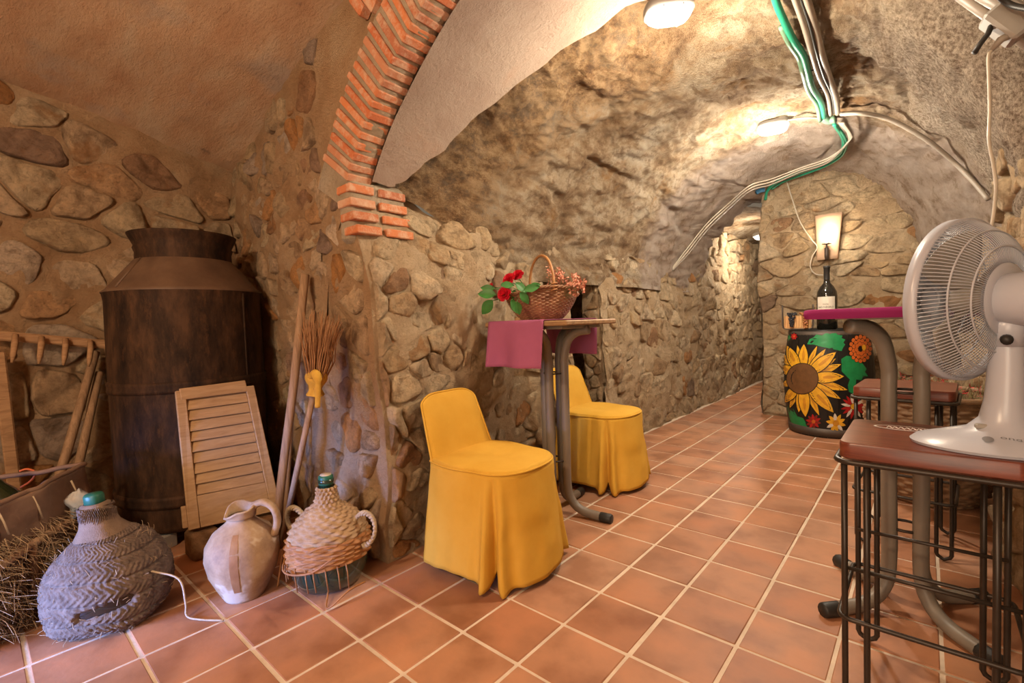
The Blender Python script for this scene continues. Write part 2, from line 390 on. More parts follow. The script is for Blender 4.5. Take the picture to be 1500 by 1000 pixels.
for k, c in dict(black=(.012, .010, .009), yellow=(.80, .42, .025), gold=(.60, .26, .02), brown=(.16, .075, .028), green=(.012, .25, .075), red=(.42, .012, .012), dred=(.22, .016, .012), white=(.72, .66, .58), orange=(.62, .135, .02)).items():
    P_[k] = simple('paint_'+k, c, tuple(x*.7 for x in c), 22, .42)

# ------------------------------------------------------------------ structure surfaces
def disp(P, amp=.035):
    P = np.asarray(P, float)
    d = np.stack([fbm(P*2.1+11, 3, 1), fbm(P*2.1+47, 3, 2), fbm(P*2.1+83, 3, 3)*.6], -1)
    return P + amp*d
def xl(y, z): return -1.80-.13*np.minimum(y-1.18, 1.5)-.006*np.maximum(y-2.68, 0)-.03*z-.13*sstep(1.2, 1.7, z)*(1-sstep(1.4, 2.0, y))
def xr(y): return .45-.18*sstep(2.25, 2.5, y)*(1-sstep(2.95, 3.15, y))-.47*sstep(3.9, 5.6, y)
ARC_C, ARC_R = (-.62, .804), 1.624
def vault_pt(th, y):
    """th 0..pi left spring -> right spring"""
    u = -np.cos(th); s = np.sin(th)
    ax = ARC_C[0]+1.33*u; az = ARC_C[1]+np.sqrt(np.maximum(ARC_R**2-(ax-ARC_C[0])**2, 0))
    X1 = xl(y, 1.45)+.035; X2 = xr(y)+.02; xc = -.73
    crown = 2.47-.06*sstep(4.2, 5.6, y)
    tx = np.where(u < 0, xc+(xc-X1)*u, xc+(X2-xc)*u)
    zl, zr = 1.34+.12*(1-sstep(1.4, 2.6, y)), 1.12
    tz = np.where(u < 0, zl+(crown-zl)*s**.92, zr+(crown-zr)*s)
    wt = sstep(1.28, 2.15, y)
    return np.stack([ax*(1-wt)+tx*wt, y+0*th, az*(1-wt)+tz*wt], -1)
def plaster_edge(th):
    # y where the smooth plaster stops, by angle
    return 1.33+.80*np.sin(np.clip(th/1.95, 0, 1)*PI/2)**1.1-.25*sstep(1.5, 2.4, th)-.4*sstep(2.2, 3.1, th)
def vault_disp(P, th):
    P = np.asarray(P, float)
    n = .055*fbm(P*np.array([1.6, 1.0, 2.4])+5, 4, 21)+.022*fbm(P*np.array([7, 4.5, 9]), 3, 31)
    lg = np.abs(vnoise(P*np.array([3.2, 1.6, 5.0])+3, 41)); n = n-.05*np.maximum(0, .25-lg)/.25*.6
    st = vnoise(P*np.array([1.2, .8, 1.2])+9, 51)*2.2+P[..., 2]*7+P[..., 0]*2.0; n = n+.020*(np.abs((st % 1.0)-.5)*2-.5)*(.4+.6*np.abs(vnoise(P*2.1, 52)))
    n = n+.015*fbm(P*np.array([14, 11, 16]), 4, 53, .65)
    peb = sstep(2.05, 2.35, th)
    n = n*(1-.5*peb)
    return n
def nrm_in(th):  # inward-ish normal of the vault section
    return np.stack([np.cos(th)*.9, 0*th, -np.sin(th)*1.0], -1)

def build_vault():
    nu, nv = 300, 420
    th = np.linspace(0, PI, nu)[:, None]+np.zeros((1, nv)); y = np.linspace(1.30, 5.75, nv)[None, :]+np.zeros((nu, 1))
    P = vault_pt(th, y)
    N = nrm_in(th)
    d = vault_disp(P, th)
    ed = plaster_edge(th)
    # the rock is hollowed out behind the plaster lip on the left
    rec = .07*(1-sstep(.0, .55, y-ed))*(1-sstep(1.25, 1.7, th))*sstep(.05, .3, th)
    hid = sstep(-.06, .02, ed-y)
    off = d*(1-hid)-rec*(1-hid)-.05*hid
    fade = sstep(0, .06, y-1.30)
    P = P+N*off[..., None]
    mb = MB().grid(P); me = mb.mesh('ceiling_rock')
    a1 = np.clip(sstep(1.95, 2.3, th+.12*vnoise(P*2.5, 5)), 0, 1)*(1-sstep(4.0, 4.3, y))
    a2 = sstep(3.95, 4.2, y+.15*vnoise(P*3, 6)-.18*np.sin(th))*.9
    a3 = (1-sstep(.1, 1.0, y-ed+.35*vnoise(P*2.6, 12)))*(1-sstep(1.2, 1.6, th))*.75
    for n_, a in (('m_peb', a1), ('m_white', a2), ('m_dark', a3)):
        at = me.attributes.new(n_, 'FLOAT', 'POINT'); at.data.foreach_set('value', a.reshape(-1).astype(np.float32))
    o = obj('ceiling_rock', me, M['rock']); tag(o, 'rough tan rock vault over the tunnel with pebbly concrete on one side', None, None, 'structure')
    # smooth plaster skin
    nu, nv = 90, 50
    th = np.linspace(.0, 3.05, nu)[:, None]+np.zeros((1, nv)); t = np.linspace(0, 1, nv)[None, :]
    ed = plaster_edge(th)+.045*fbm(np.stack([th*6, th*0, th*0], -1), 3, 8)
    y = 1.272+(ed-1.272)*t
    P = vault_pt(th, y); N = nrm_in(th)
    P = P+N*(.012+.012*vnoise(P*2.5, 9)+.004*vnoise(P*9, 10)-.035*np.clip((t-.97)/.03, 0, 1))[..., None]
    obj('ceiling_plaster', MB().grid(P), M['plaster_grey']); tag(bpy.context.scene.objects['ceiling_plaster'], 'smooth grey pink plaster between brick arch and rock', None, None, 'structure')
build_vault()
VX = np.linspace(-2.2, .7, 291); VY = np.linspace(1.3, 5.75, 201); VZ = np.zeros((201, 291))
for k in range(201):
    ths = np.linspace(0, PI, 121); Q = vault_pt(ths, np.full(121, VY[k])); Q = Q+nrm_in(ths)*vault_disp(Q, ths)[:, None]; Q = Q[np.argsort(Q[:, 0])]
    VZ[k] = np.interp(VX, Q[:, 0], Q[:, 2])
def vault_hit(x, y, off=.0):
    v = ray(x, y); t = np.linspace(.6, 7.2, 2600); X = CAM+t[:, None]*v
    a = np.clip((X[:, 1]-1.3)/4.45*200, 0, 199.999); b = np.clip((X[:, 0]+2.2)/2.9*290, 0, 289.999); i, j = a.astype(int), b.astype(int); fa, fb = a-i, b-j
    zz = (VZ[i, j]*(1-fb)+VZ[i, j+1]*fb)*(1-fa)+(VZ[i+1, j]*(1-fb)+VZ[i+1, j+1]*fb)*fa
    h = (X[:, 2] > zz-off) & (X[:, 1] > 1.35); k = int(np.argmax(h)); return X[k] if h[k] else X[-1]

# ---- masonry
def clip_poly(poly, p, n):
    out = []
    for i in range(len(poly)):
        a, b = poly[i], poly[(i+1) % len(poly)]; da, db = (a-p)@n, (b-p)@n
        if da <= 0: out.append(a)
        if da*db < 0: out.append(a+(b-a)*(da/(da-db)))
    return out
def masonry(u0, u1, v0, v1, su, sv, seed, keep=None, jit=.5):
    r = np.random.default_rng(seed); pts = []; v = v0; row = 0
    while v < v1+sv*.3:
        hrow = sv*r.uniform(.75, 1.3); u = u0-su*r.uniform(0, 1)
        while u < u1+su:
            wd = su*r.choice([.45, .75, 1.0, 1.6], p=[.25, .3, .25, .2]); u += wd/2
            pts.append((u+r.uniform(-jit, jit)*su*.4, v+hrow/2+r.uniform(-jit, jit)*sv)); u += wd/2
        v += hrow
    pts = np.array(pts); K = np.array([1/su, 1/sv]); Q = pts*K; cells = []
    for i in range(len(pts)):
        p = Q[i]; d = np.linalg.norm(Q-p, axis=1); nb = np.argsort(d)[1:15]
        poly = [p+np.array(c) for c in ((-1.1, -1.1), (1.1, -1.1), (1.1, 1.1), (-1.1, 1.1))]
        for j in nb:
            poly = clip_poly(poly, (p+Q[j])/2, (Q[j]-p)/np.linalg.norm(Q[j]-p))
            if len(poly) < 3: break
        if len(poly) < 3: continue
        A = np.array(poly)/K; A[:, 0] = np.clip(A[:, 0], u0, u1); A[:, 1] = np.clip(A[:, 1], v0, v1)
        c = A.mean(0)
        if np.ptp(A[:, 0]) < .03 or np.ptp(A[:, 1]) < .025: continue
        if keep is not None and not keep(*c): continue
        cells.append((c, A))
    return cells
def chaikin(A, n=2, q=.22):
    for _ in range(n):
        B = np.roll(A, -1, 0); A = np.stack([A*(1-q)+B*q, A*q+B*(1-q)], 1).reshape(-1, 2)
    return A
def resample(A, n):
    L = np.r_[0, np.cumsum(np.linalg.norm(np.roll(A, -1, 0)-A, axis=1))]; B = np.vstack([A, A[:1]])
    t = np.linspace(0, L[-1], n, endpoint=False)
    return np.stack([np.interp(t, L, B[:, 0]), np.interp(t, L, B[:, 1])], 1)
def lay_stones(parent, cells, surf, nrm, mats, seed, shrink=(.88, 1.03), hgt=(.012, .042), limit=300, damp=.035):
    r = np.random.default_rng(seed); nrm = np.asarray(nrm, float)
    cells = sorted(cells, key=lambda c: -np.ptp(c[1][:, 0])*np.ptp(c[1][:, 1]))
    extra = MB(); n = 26; QS = ((1.02, -.03), (1.0, .15), (.965, .66), (.90, .92), (.76, 1.0), (.55, 1.02), (.28, 1.03)); m = len(QS)
    Fc = []
    for a in range(m-1):
        for i in range(n): Fc.append((a*n+i, a*n+(i+1) % n, (a+1)*n+(i+1) % n, (a+1)*n+i))
    for i in range(n): Fc.append(((m-1)*n+i, (m-1)*n+(i+1) % n, m*n))
    for k, (c, A) in enumerate(cells):
        O = resample(chaikin(A, 2, r.uniform(.10, .22)), n); s = r.uniform(*shrink); h = r.uniform(*hgt)
        O = c+(O-c)*s; an = np.arctan2(O[:, 1]-c[1], O[:, 0]-c[0])
        O = c+(O-c)*(1+.07*vnoise(np.stack([np.cos(an)*1.7+k, np.sin(an)*1.7, 0*an+seed], -1), 4)+.03*vnoise(np.stack([np.cos(an)*5+k, np.sin(an)*5, 0*an], -1), 5))[:, None]
        tilt = r.normal(0, .13, 2); U = []; H = []; Z = []
        for q, hh in QS:
            uv = c+(O-c)*q; U.append(uv); H.append(np.full(n, 1.0 if hh > .5 else .25)); Z.append((h*hh if hh > 0 else np.full(1, hh))+((uv-c)@tilt)*(.7 if hh > .5 else .2))
        U.append(c[None]); H.append(np.ones(1)); Z.append(np.full(1, h*1.03)); U = np.concatenate(U); H = np.concatenate(H); Z = np.concatenate(Z)
        Pn = surf(U[:, 0], U[:, 1]); Z = Z+H*(.020*fbm(Pn*7+k*3.1, 3, 77)+.007*vnoise(Pn*34, 78))
        V = disp(Pn, damp)+nrm*Z[:, None]
        if k < limit: obj('stone', MB().add(V, Fc), mats[int(r.integers(len(mats)))], parent)
        else: extra.add(V, Fc)
    if extra.n: tag(obj('small_stones', extra, mats[0], parent), kind='stuff')
def wall_mesh(name, surf, u, v, mat, label, nrm, damp=.035, fine=.014, fill=.014, seam=False):
    U, Vv = np.meshgrid(u, v, indexing='ij'); P0 = surf(U, Vv); P = disp(P0, damp)
    q = np.clip(np.arange(len(u))/6.0, 0, 1)[:, None] if seam else 1.0
    P = P+np.asarray(nrm)*(q*(fill+fine*fbm(P0*9, 4, 55)+.008*vnoise(P0*3.3, 56)))[..., None]
    o = obj(name, MB().grid(P), mat); tag(o, label, None, None, 'structure'); return o
ar = lambda a, b, s: np.linspace(a, b, max(2, int(abs(b-a)/s)+1))

# tunnel left wall, near piece (between pier corner and the slot doorway) and far piece
s_left = lambda u, v: np.stack([xl(u, v)+0*u, u+0*v, v+0*u], -1)
s_leftm = lambda u, v: s_left(u, v*(1-.075*sstep(1.45, 1.65, u)))
wl = wall_mesh('wall_left', s_leftm, ar(1.18, 2.95, .02), ar(-.02, 1.76, .02), M['mortar'], 'rubble stone wall of the tunnel behind the yellow chairs', (1, 0, 0), fine=.02, fill=.020, seam=True)
lay_stones(wl, masonry(1.2, 2.93, .0, 1.62, .155, .115, 3, keep=lambda u, v: v < 1.58 and not (u < 1.5 and v > 1.42)), s_left, (1, 0, 0), [M['stone'], M['stone'], M['stone_pale']], 4)
wlf = wall_mesh('wall_left_far', s_left, ar(3.40, 9.2, .03), ar(-.02, 1.75, .03), M['mortar'], 'rubble stone wall beyond the dark slot doorway', (1, 0, 0), fine=.02, fill=.018)
lay_stones(wlf, masonry(3.42, 5.7, .0, 1.62, .225, .150, 5)+masonry(5.7, 8.8, 0, 2.2, .26, .16, 6), s_left, (1, 0, 0), [M['stone_pale'], M['stone'], M['stone_pale']], 6, hgt=(.010, .038))
# slot doorway
jamb = lambda u, v: np.stack([u+0*v, 3.40+0*u+0*v, v+0*u], -1)
wj = wall_mesh('wall_doorway_jamb', jamb, ar(-2.16, float(xl(3.4, .7)), .02), ar(-.02, 1.75, .03), M['mortar'], 'stone jamb of the slot doorway', (0, -1, 0))
lay_stones(wj, masonry(-2.14, -2.03, 0, 1.5, .11, .12, 8), jamb, (0, -1, 0), [M['stone_pale'], M['stone']], 9)
b = MB(); b.box((-3.6, 3.6, .8), (.06, 2.2, 1.8)); b.box((-2.80, 2.50, .8), (1.6, .05, 1.8)); b.box((-2.85, 4.65, .8), (1.5, .05, 1.8)); b.box((-2.86, 3.58, 1.72), (1.5, 2.2, .3)); b.box((-2.14, 4.03, .8), (.04, 1.26, 1.8)); b.box((-2.14, 2.72, .8), (.04, .46, 1.8)); b.box((-2.10, 2.925, .8), (.10, .05, 1.8)); b.box((-2.26, 3.17, 1.62), (.4, .6, .4))
tag(obj('wall_doorway_inside', b, M['stone'], None, False), 'dark inside of the slot doorway', None, None, 'structure')

# pier face (towards the camera room) with the arch opening
def yp(x): return 1.18+.055*np.maximum(0, -1.82-x)
def zroom(x, y):
    q = .27*(x+3.6)-.26*(y-1.18); return 2.17+.85*np.tanh(q/.85)
def s_pier(u, v): return np.stack([u+0*v, yp(u)+0*v, v+0*u], -1)
def build_pier():
    uu = np.linspace(0, 1, 92); vv = ar(-.02, 2.75, .022)
    U = np.zeros((len(uu), len(vv)))
    for j, z in enumerate(vv):
        z2 = min(z, 1.78); right = float(xl(1.18, z2)) if z < 1.80 else float(xl(1.18, 1.78))+.0
        U[:, j] = -3.66+(right+3.66)*uu
    V = np.zeros_like(U)+vv; P0 = s_pier(U, V); P = disp(P0); P = P+np.array([0, -1, 0])*((.010+.018*fbm(P0*7, 4, 55))*np.clip((1-uu)*12, 0, 1)[:, None])[..., None]
    nr = (U > -2.30) & (V > 1.42); P[..., 1] = np.where(nr, np.maximum(P[..., 1], 1.180), P[..., 1])
    o = obj('wall_pier', MB().grid(P), M['mortar_orange']); tag(o, 'stone pier face carrying the brick arch', None, None, 'structure')
    # spandrel above the arch
    th = np.linspace(-.10, PI+.1, 120); tt = np.linspace(0, 1, 24)
    a = np.pi-th
    P = np.zeros((len(th), len(tt), 3))
    bx = ARC_C[0]+(ARC_R+.02)*np.cos(a); bz = ARC_C[1]+(ARC_R+.02)*np.sin(a)
    for j, t in enumerate(tt):
        zt = np.maximum(zroom(bx, 1.18)+.06, bz+.02); P[:, j, 0] = bx; P[:, j, 1] = 1.185; P[:, j, 2] = bz+(zt-bz)*t
    P1 = disp(P)*1.0; P1[..., 1] = np.maximum(P1[..., 1], 1.184)
    obj('wall_spandrel', MB().grid(P1), M['mortar_orange'])
    tag(bpy.context.scene.objects['wall_spandrel'], 'ochre mortar wall above the brick arch', None, None, 'structure')
    return o
wp = build_pier()
lay_stones(wp, masonry(-3.6, -1.86, 0, 2.5, .17, .145, 13, keep=lambda u, v: (v < 1.42 or u < -2.12) and v < 2.15+.25*(u+3.6) and not (u > -2.3 and v > 1.9)), s_pier, (0, -1, 0), [M['stone_orange'], M['stone_orange'], M['stone']], 14, shrink=(.72, .98), hgt=(.006, .032))
# room back wall
s_back = lambda u, v: np.stack([-3.60+0*u+0*v, u+0*v, v+0*u], -1)
wb = wall_mesh('wall_back', s_back, ar(-2.6, 1.36, .03), ar(-.02, 2.65, .03), M['mortar_orange'], 'wall of large fieldstones behind the rusty vat', (1, 0, 0), fine=.018, fill=.006)
lay_stones(wb, masonry(-.6, 1.25, .0, 2.5, .33, .215, 17, keep=lambda u, v: v < 2.32-.25*(u-.2)), s_back, (1, 0, 0), [M['stone_orange'], M['stone_orange'], M['stone_pale']], 18, shrink=(.84, .98), hgt=(.014, .05))
# room ceiling (pink plaster vault)
X, Y = np.meshgrid(ar(-3.72, 1.9, .05), ar(-2.7, 1.30, .05), indexing='ij'); Z = zroom(X, Y)
P = np.stack([X, Y, Z], -1); P[..., 2] += .03*fbm(P*1.7, 4, 61)+.006*fbm(P*9, 3, 62)
mbq = MB().grid(P); mbq.f = [f[::-1] for f in mbq.f]
tag(obj('ceiling', mbq, M['plaster_orange']), 'pink plaster ceiling sloping down to the fieldstone wall', None, None, 'structure')
# room sides out of view
bx_ = MB(); bx_.box((1.93, -.7, 1.4), (.1, 4.2, 3.4)); tag(obj('wall_right_room', bx_, M['mortar_orange'], None, False), 'plain room wall outside the view', None, None, 'structure')
bx_ = MB(); bx_.box((.1, -2.66, 1.4), (3.7, .1, 3.4)); tag(obj('wall_rear', bx_, M['mortar_orange'], None, False), 'rear room wall outside the view', None, None, 'structure')
# tunnel right wall
s_right = lambda u, v: np.stack([xr(u)+0*v, u+0*v, v+0*u], -1)
wr = wall_mesh('wall_right', s_right, ar(1.25, 5.9, .03)[::-1], ar(-.02, 1.75, .03), M['mortar'], 'stone wall of the tunnel beside the fan', (-1, 0, 0))
lay_stones(wr, masonry(2.2, 2.96, 0, 1.7, .17, .13, 23)+masonry(3.2, 5.5, 0, 1.25, .19, .13, 24), s_right, (-1, 0, 0), [M['stone'], M['stone_pale']], 25, hgt=(.01, .05))
s_rp = lambda u, v: np.stack([u+0*v, 1.22+0*u+0*v, v+0*u], -1)
wrp = wall_mesh('wall_right_pier', s_rp, ar(.44, 1.92, .04), ar(-.02, 2.3, .04), M['mortar_orange'], 'stone pier face on the other side of the arch', (0, -1, 0))
lay_stones(wrp, masonry(.46, 1.8, 0, 1.7, .24, .17, 33), s_rp, (0, -1, 0), [M['stone_orange'], M['stone']], 34)
# end wall with its side return into the passage
s_end = lambda u, v: np.stack([u+0*v, 5.55+0*u+0*v, v+0*u], -1)
we = wall_mesh('wall_end', s_end, ar(-1.30, .5, .025), ar(-.02, 2.6, .025), M['mortar'], 'stone end wall behind the painted barrel with a lit sconce', (0, -1, 0), fine=.020, fill=.016)
lay_stones(we, masonry(-1.31, .2, .0, 2.5, .27, .13, 27), s_end, (0, -1, 0), [M['stone_pale'], M['stone_pale'], M['stone']], 28, shrink=(.88, 1.04), hgt=(.012, .05))
s_ret = lambda u, v: np.stack([-1.30+0*u+0*v, u+0*v, v+0*u], -1)
wq = wall_mesh('wall_passage_right', s_ret, ar(5.55, 9.3, .04)[::-1], ar(-.02, 2.6, .04), M['mortar'], 'passage side of the end wall', (-1, 0, 0))
s_pb = lambda u, v: np.stack([u+0*v, 9.2+0*u+0*v, v+0*u], -1)
wall_mesh('wall_passage_end', s_pb, ar(-2.6, -1.1, .05), ar(-.02, 2.6, .05), M['mortar'], 'far closing wall of the passage', (0, -1, 0))
th = np.linspace(0, PI, 40)[:, None]; yy = ar(5.62, 9.3, .05)[None, :]
P = np.stack([-1.72-.50*np.cos(th)+0*yy, yy+0*th, 1.74+.55*np.maximum(np.sin(th), 0)**.4+0*yy], -1); P = disp(P, .05)
tag(obj('ceiling_passage', MB().grid(P), M['rock']), 'low rock ceiling of the far passage', None, None, 'structure')

# ---- brick arch
def build_arch():
    r = np.random.default_rng(5)
    root = bpy.data.objects.new('trim_1', None); COL.objects.link(root); tag(root, 'red brick arch ring with pale mortar joints', None, None, 'structure')
    a0 = math.acos((-1.96-ARC_C[0])/ARC_R); step = .0475/ARC_R
    P = []
    th = np.linspace(-.06, 2.4, 120); t = np.linspace(0, 1, 5)
    # mortar bed behind the bricks: soffit and face
    G = np.zeros((len(th), 7, 3))
    for i, q in enumerate(th):
        a = PI-.60-q+.0; 
        a = a0+.03-q*.7
        prof = [(ARC_R+.262, 1.186), (ARC_R+.245, 1.168), (ARC_R+.012, 1.168), (ARC_R+.001, 1.20), (ARC_R+.000, 1.25), (ARC_R+.004, 1.30), (ARC_R+.05, 1.31)]
        for j, (R_, y) in enumerate(prof): 
            R2 = R_+.004*math.sin(i*1.7+j); G[i, j] = (ARC_C[0]+R2*math.cos(a), y, ARC_C[1]+R2*math.sin(a))
    obj('mortar_bed', MB().grid(G), M['mortar_pale'], root)
    n = int(1.72/step)
    for k in range(n):
        a = a0-.012-k*step
        mb = MB(); L = .245+r.uniform(-.015, .01); th_ = .031+r.uniform(-.003, .003); D = .125
        mb.box((0, 0, 0), (L, D, th_), None, .004)
        V = mb.v[0]; V += .0022*np.stack([vnoise(V*40+k, 1), vnoise(V*40+k, 2), vnoise(V*40+k, 3)], -1)
        rad = ARC_R+L/2-.004+r.uniform(-.004, .004)
        Rm = np.array([[math.cos(a), 0, -math.sin(a)], [0, 1, 0], [math.sin(a), 0, math.cos(a)]])
        c = np.array([ARC_C[0]+rad*math.cos(a), 1.219+r.uniform(-.004, .003), ARC_C[1]+rad*math.sin(a)])
        mb.v[0] = V@Rm.T+c
        obj('brick', mb, M['brick'], root, False)
    # springer courses under the arch
    for k in range(4):
        z = 1.500+k*.064
        for y0, L in ((1.165, .13), (1.31, .15)):
            y0 = y0-.012*(y0 < 1.2)
            mb = MB(); mb.box((0, 0, 0), (.11, L, .036), None, .004); V = mb.v[0]; V += .003*np.stack([vnoise(V*30+k, 1), vnoise(V*30+k, 2), vnoise(V*30, 3)], -1)
            x = float(xl(1.25, z))+.002
            mb.v[0] = V+np.array([x, y0+L/2, z]); obj('brick', mb, M['brick'], root, False)
    mb = MB(); mb.box((float(xl(1.25, 1.6))-.022, 1.315, 1.595), (.10, .31, .29), None, .02); obj('mortar_bed', mb, M['mortar_pale'], root)
    # loose broken bricks higher up in the wall
    for (px_, py_, an) in ((528, 8, .9), (545, 2, .9)):
        p = on_y(px_, py_, 1.17); mb = MB(); mb.box((0, 0, 0), (.12, .05, .05), rotax((0, 1, 0), an), .006); mb.v[0] += p; obj('brick', mb, M['brick'], root, False)
build_arch()

# ------------------------------------------------------------------ floor
S = .25; OX, OY = -5.84482*S, 4.3247*S
gm = MB(); gm.grid(np.stack(list(np.meshgrid(ar(-3.7, 1.9, .2), ar(-2.7, 9.4, .2), indexing='ij'))+[np.zeros((len(ar(-3.7, 1.9, .2)), len(ar(-2.7, 9.4, .2))))], -1))
for V in gm.v: V[:, 2] = -.003
fl = tag(obj('floor', gm, M['grout']), 'cellar floor of square terracotta tiles with pale grout', None, None, 'structure')
tm = MB(); tm.box((0, 0, -.008), (.2385, .2385, .016), None, .003); tme = tm.mesh('tile', False); tme.materials.append(M['tile'])
cand = []
for i in range(-10, 14):
    for j in range(-16, 34):
        x, y = OX+(i+.5)*S, OY+(j+.5)*S
        if x < -3.65 or x > 1.85 or y < -2.6 or y > 9.2: continue
        if y > 1.3 and (x < xl(y, 0)-.05 or x > xr(y)+.1): continue
        if y > 2.6 and x < xl(y, 0)+.09: continue
        if y > 5.5 and x > -1.3: continue
        c = CM@(np.array([x, y, 0])-CAM)
        vis = False; sz = 0
        if c[2] > .2:
            pxx, pyy = 750+F_PX*c[0]/c[2], 500-F_PX*c[1]/c[2]
            if -120 < pxx < 1620 and pyy < 1180: vis = True; sz = 1/(c[2]**2)
        cand.append((vis, sz, x, y))
cand.sort(key=lambda c: (not c[0], -c[1]))
rest = MB()
for k, (vis, sz, x, y) in enumerate(cand):
    if k < 300 and vis:
        o = bpy.data.objects.new('tile', tme); COL.objects.link(o); o.parent = fl
        o.location = (x+random.uniform(-.0015, .0015), y+random.uniform(-.0015, .0015), random.uniform(-.001, .001)); o.rotation_euler = (random.uniform(-.003, .003), random.uniform(-.003, .003), random.choice([0, 1, 2, 3])*PI/2)
    else: rest.box((x, y, -.008), (.2385, .2385, .016), None, .003)
tag(obj('far_tiles', rest, M['tile'], fl, False), kind='stuff')

# ------------------------------------------------------------------ yellow covered chairs
def seat_outline(n=220):
    """closed outline in (x forward, y side): straight rear, round front"""
    pts = []
    for t in np.linspace(0, 1, 20, endpoint=False): pts.append((-.0, .195-.39*t))            # rear edge, +y -> -y
    for t in np.linspace(0, 1, 22, endpoint=False): pts.append((.0+.27*t, -.195-.022*math.sin(t*PI)-.012*t))
    for t in np.linspace(0, 1, 34, endpoint=False):
        a = -PI/2+PI*t; ca, sa = math.cos(a), math.sin(a)
        pts.append((.27+.185*math.copysign(abs(ca)**.75, ca), .207*math.copysign(abs(sa)**.8, sa)))
    for t in np.linspace(0, 1, 22, endpoint=False): pts.append((.27-.27*t, .207-.012*t+.022*math.sin(t*PI)))
    return resample(np.array(pts), n)
def make_chair(label, loc, rz):
    t = thing('covered_chair', label, 'chair', loc, rz, 'yellow slip-covered chairs by the bar table')
    O = seat_outline(); n = len(O); zt = .475
    # seat cushion top
    rings = []
    for q in (1.0, .985, .93, .8, .6, .35, .1, .004):
        c = np.array([.2, 0]); uv = c+(O-c)*q
        z = zt-.012*(q > .99)+.010*(1-q**4)-.012*np.exp(-((uv[:, 0]-.2)**2+uv[:, 1]**2)/.02)*(1-q)
        rings.append(np.c_[uv, np.broadcast_to(z, (n,))+.003*vnoise(np.c_[uv*9, uv[:, :1]*0], 3)])
    obj('seat', MB().grid(np.array(rings)[::-1], cv=True), M['yellow'], t)
    obj('seat_piping', MB().tube(np.c_[O*1.004-np.array([.0008, 0]), np.full(n, zt-.012)], .0048, 6, True), M['yellow'], t)
    # skirt
    s = np.arange(n)/n; L = np.linalg.norm(np.roll(O, -1, 0)-O, axis=1).sum()
    T = np.roll(O, -1, 0)-np.roll(O, 1, 0); T /= np.linalg.norm(T, axis=1)[:, None]; Nn = np.c_[T[:, 1], -T[:, 0]]
    # outward check
    if ((O-np.array([.2, 0]))*Nn).sum() < 0: Nn = -Nn
    kp = int(np.argmin(np.linalg.norm(O-np.array([.365, -.185]), axis=1))); kq = int(np.argmin(np.linalg.norm(O-np.array([.365, .185]), axis=1)))
    rings = []; nz = 26
    for k in range(nz):
        f = k/(nz-1); off = .002+.046*f**1.1
        off = off+f*.005*np.sin(s*2*PI*5+1.0)+f*.0015*np.sin(s*2*PI*17)
        lift = np.zeros(n)
        for kk in (kp, kq):
            d = ((np.arange(n)-kk+n/2) % n-n/2)*(L/n)
            off = off-f**.8*.070*np.exp(-(d/.012)**2)+f**.9*.034*np.exp(-((np.abs(d)-.030)/.013)**2)-f*.012*np.exp(-((np.abs(d)-.065)/.02)**2)
            lift = lift-.022*np.exp(-((np.abs(d)-.03)/.03)**2)+.03*np.exp(-(d/.010)**2)
        rear = np.exp(-(np.minimum(s, 1-s)/.1)**2)*0
        P = O+Nn*np.broadcast_to(off, (n,))[:, None]
        z = (zt-.016)*(1-f)+(.035+lift+.012*np.sin(s*2*PI*3+.5))*f
        rings.append(np.c_[P, np.broadcast_to(z, (n,))])
    R = np.array(rings); R += .0035*np.stack([vnoise(R*14, 5), vnoise(R*14, 6), 0*R[..., 0]], -1)
    sk = MB().grid(R, cv=True); o = obj('skirt', sk, M['yellow'], t); o.modifiers.new('th', 'SOLIDIFY').thickness = .003
    # backrest cover
    nu, nv = 40, 30; front = []; 
    def back(sign):
        G = np.zeros((nu, nv, 3))
        for i in range(nu):
            f = i/(nu-1)
            hw = (.200*(1-f)+.172*f)
            hw *= (1-max(0, (f-.88)/.12)**2.4*.14)
            for j in range(nv):
                g = -1+2*j/(nv-1); y = hw*g
                z = .455+.290*f-.020*abs(g)**5*f
                x = .018-.098*f+.022*(1-g*g)*-.6
                th_ = .016*(1-abs(g)**6)*(1-f**14)
                G[i, j] = (x+sign*th_, y, z)
        G[..., 0] += .003*vnoise(G*8, 7); return G
    Fq, Bq = back(1), back(-1)
    mbk = MB(); mbk.grid(Fq[:, ::-1]); mbk.grid(Bq)
    obj('backrest', mbk, M['yellow'], t)
    edge = [Fq[i, 0]*.5+Bq[i, 0]*.5 for i in range(nu)]+[Fq[-1, j]*.5+Bq[-1, j]*.5 for j in range(1, nv-1)]+[Fq[i, -1]*.5+Bq[i, -1]*.5 for i in range(nu-1, -1, -1)]
    obj('back_piping', MB().tube(np.array(edge), .0052, 6), M['yellow'], t)
    # cover drop behind the back, down to the skirt
    for sx, sy in ((.03, -.185), (.03, .185), (.38, -.15), (.38, .15)):
        obj('leg', MB().tube([(sx, sy, .44), (sx-.02*(sx < .1)+.01*(sx > .1), sy*1.12, 0)], .011, 8), M['black_plastic'], t)
    return t
make_chair('yellow slip-covered chair between stone pier and bar table', (-1.668, 1.525, 0), .03)
make_chair('yellow slip-covered chair beyond the bar table by the dark doorway', (-1.83, 2.74, 0), -.02)

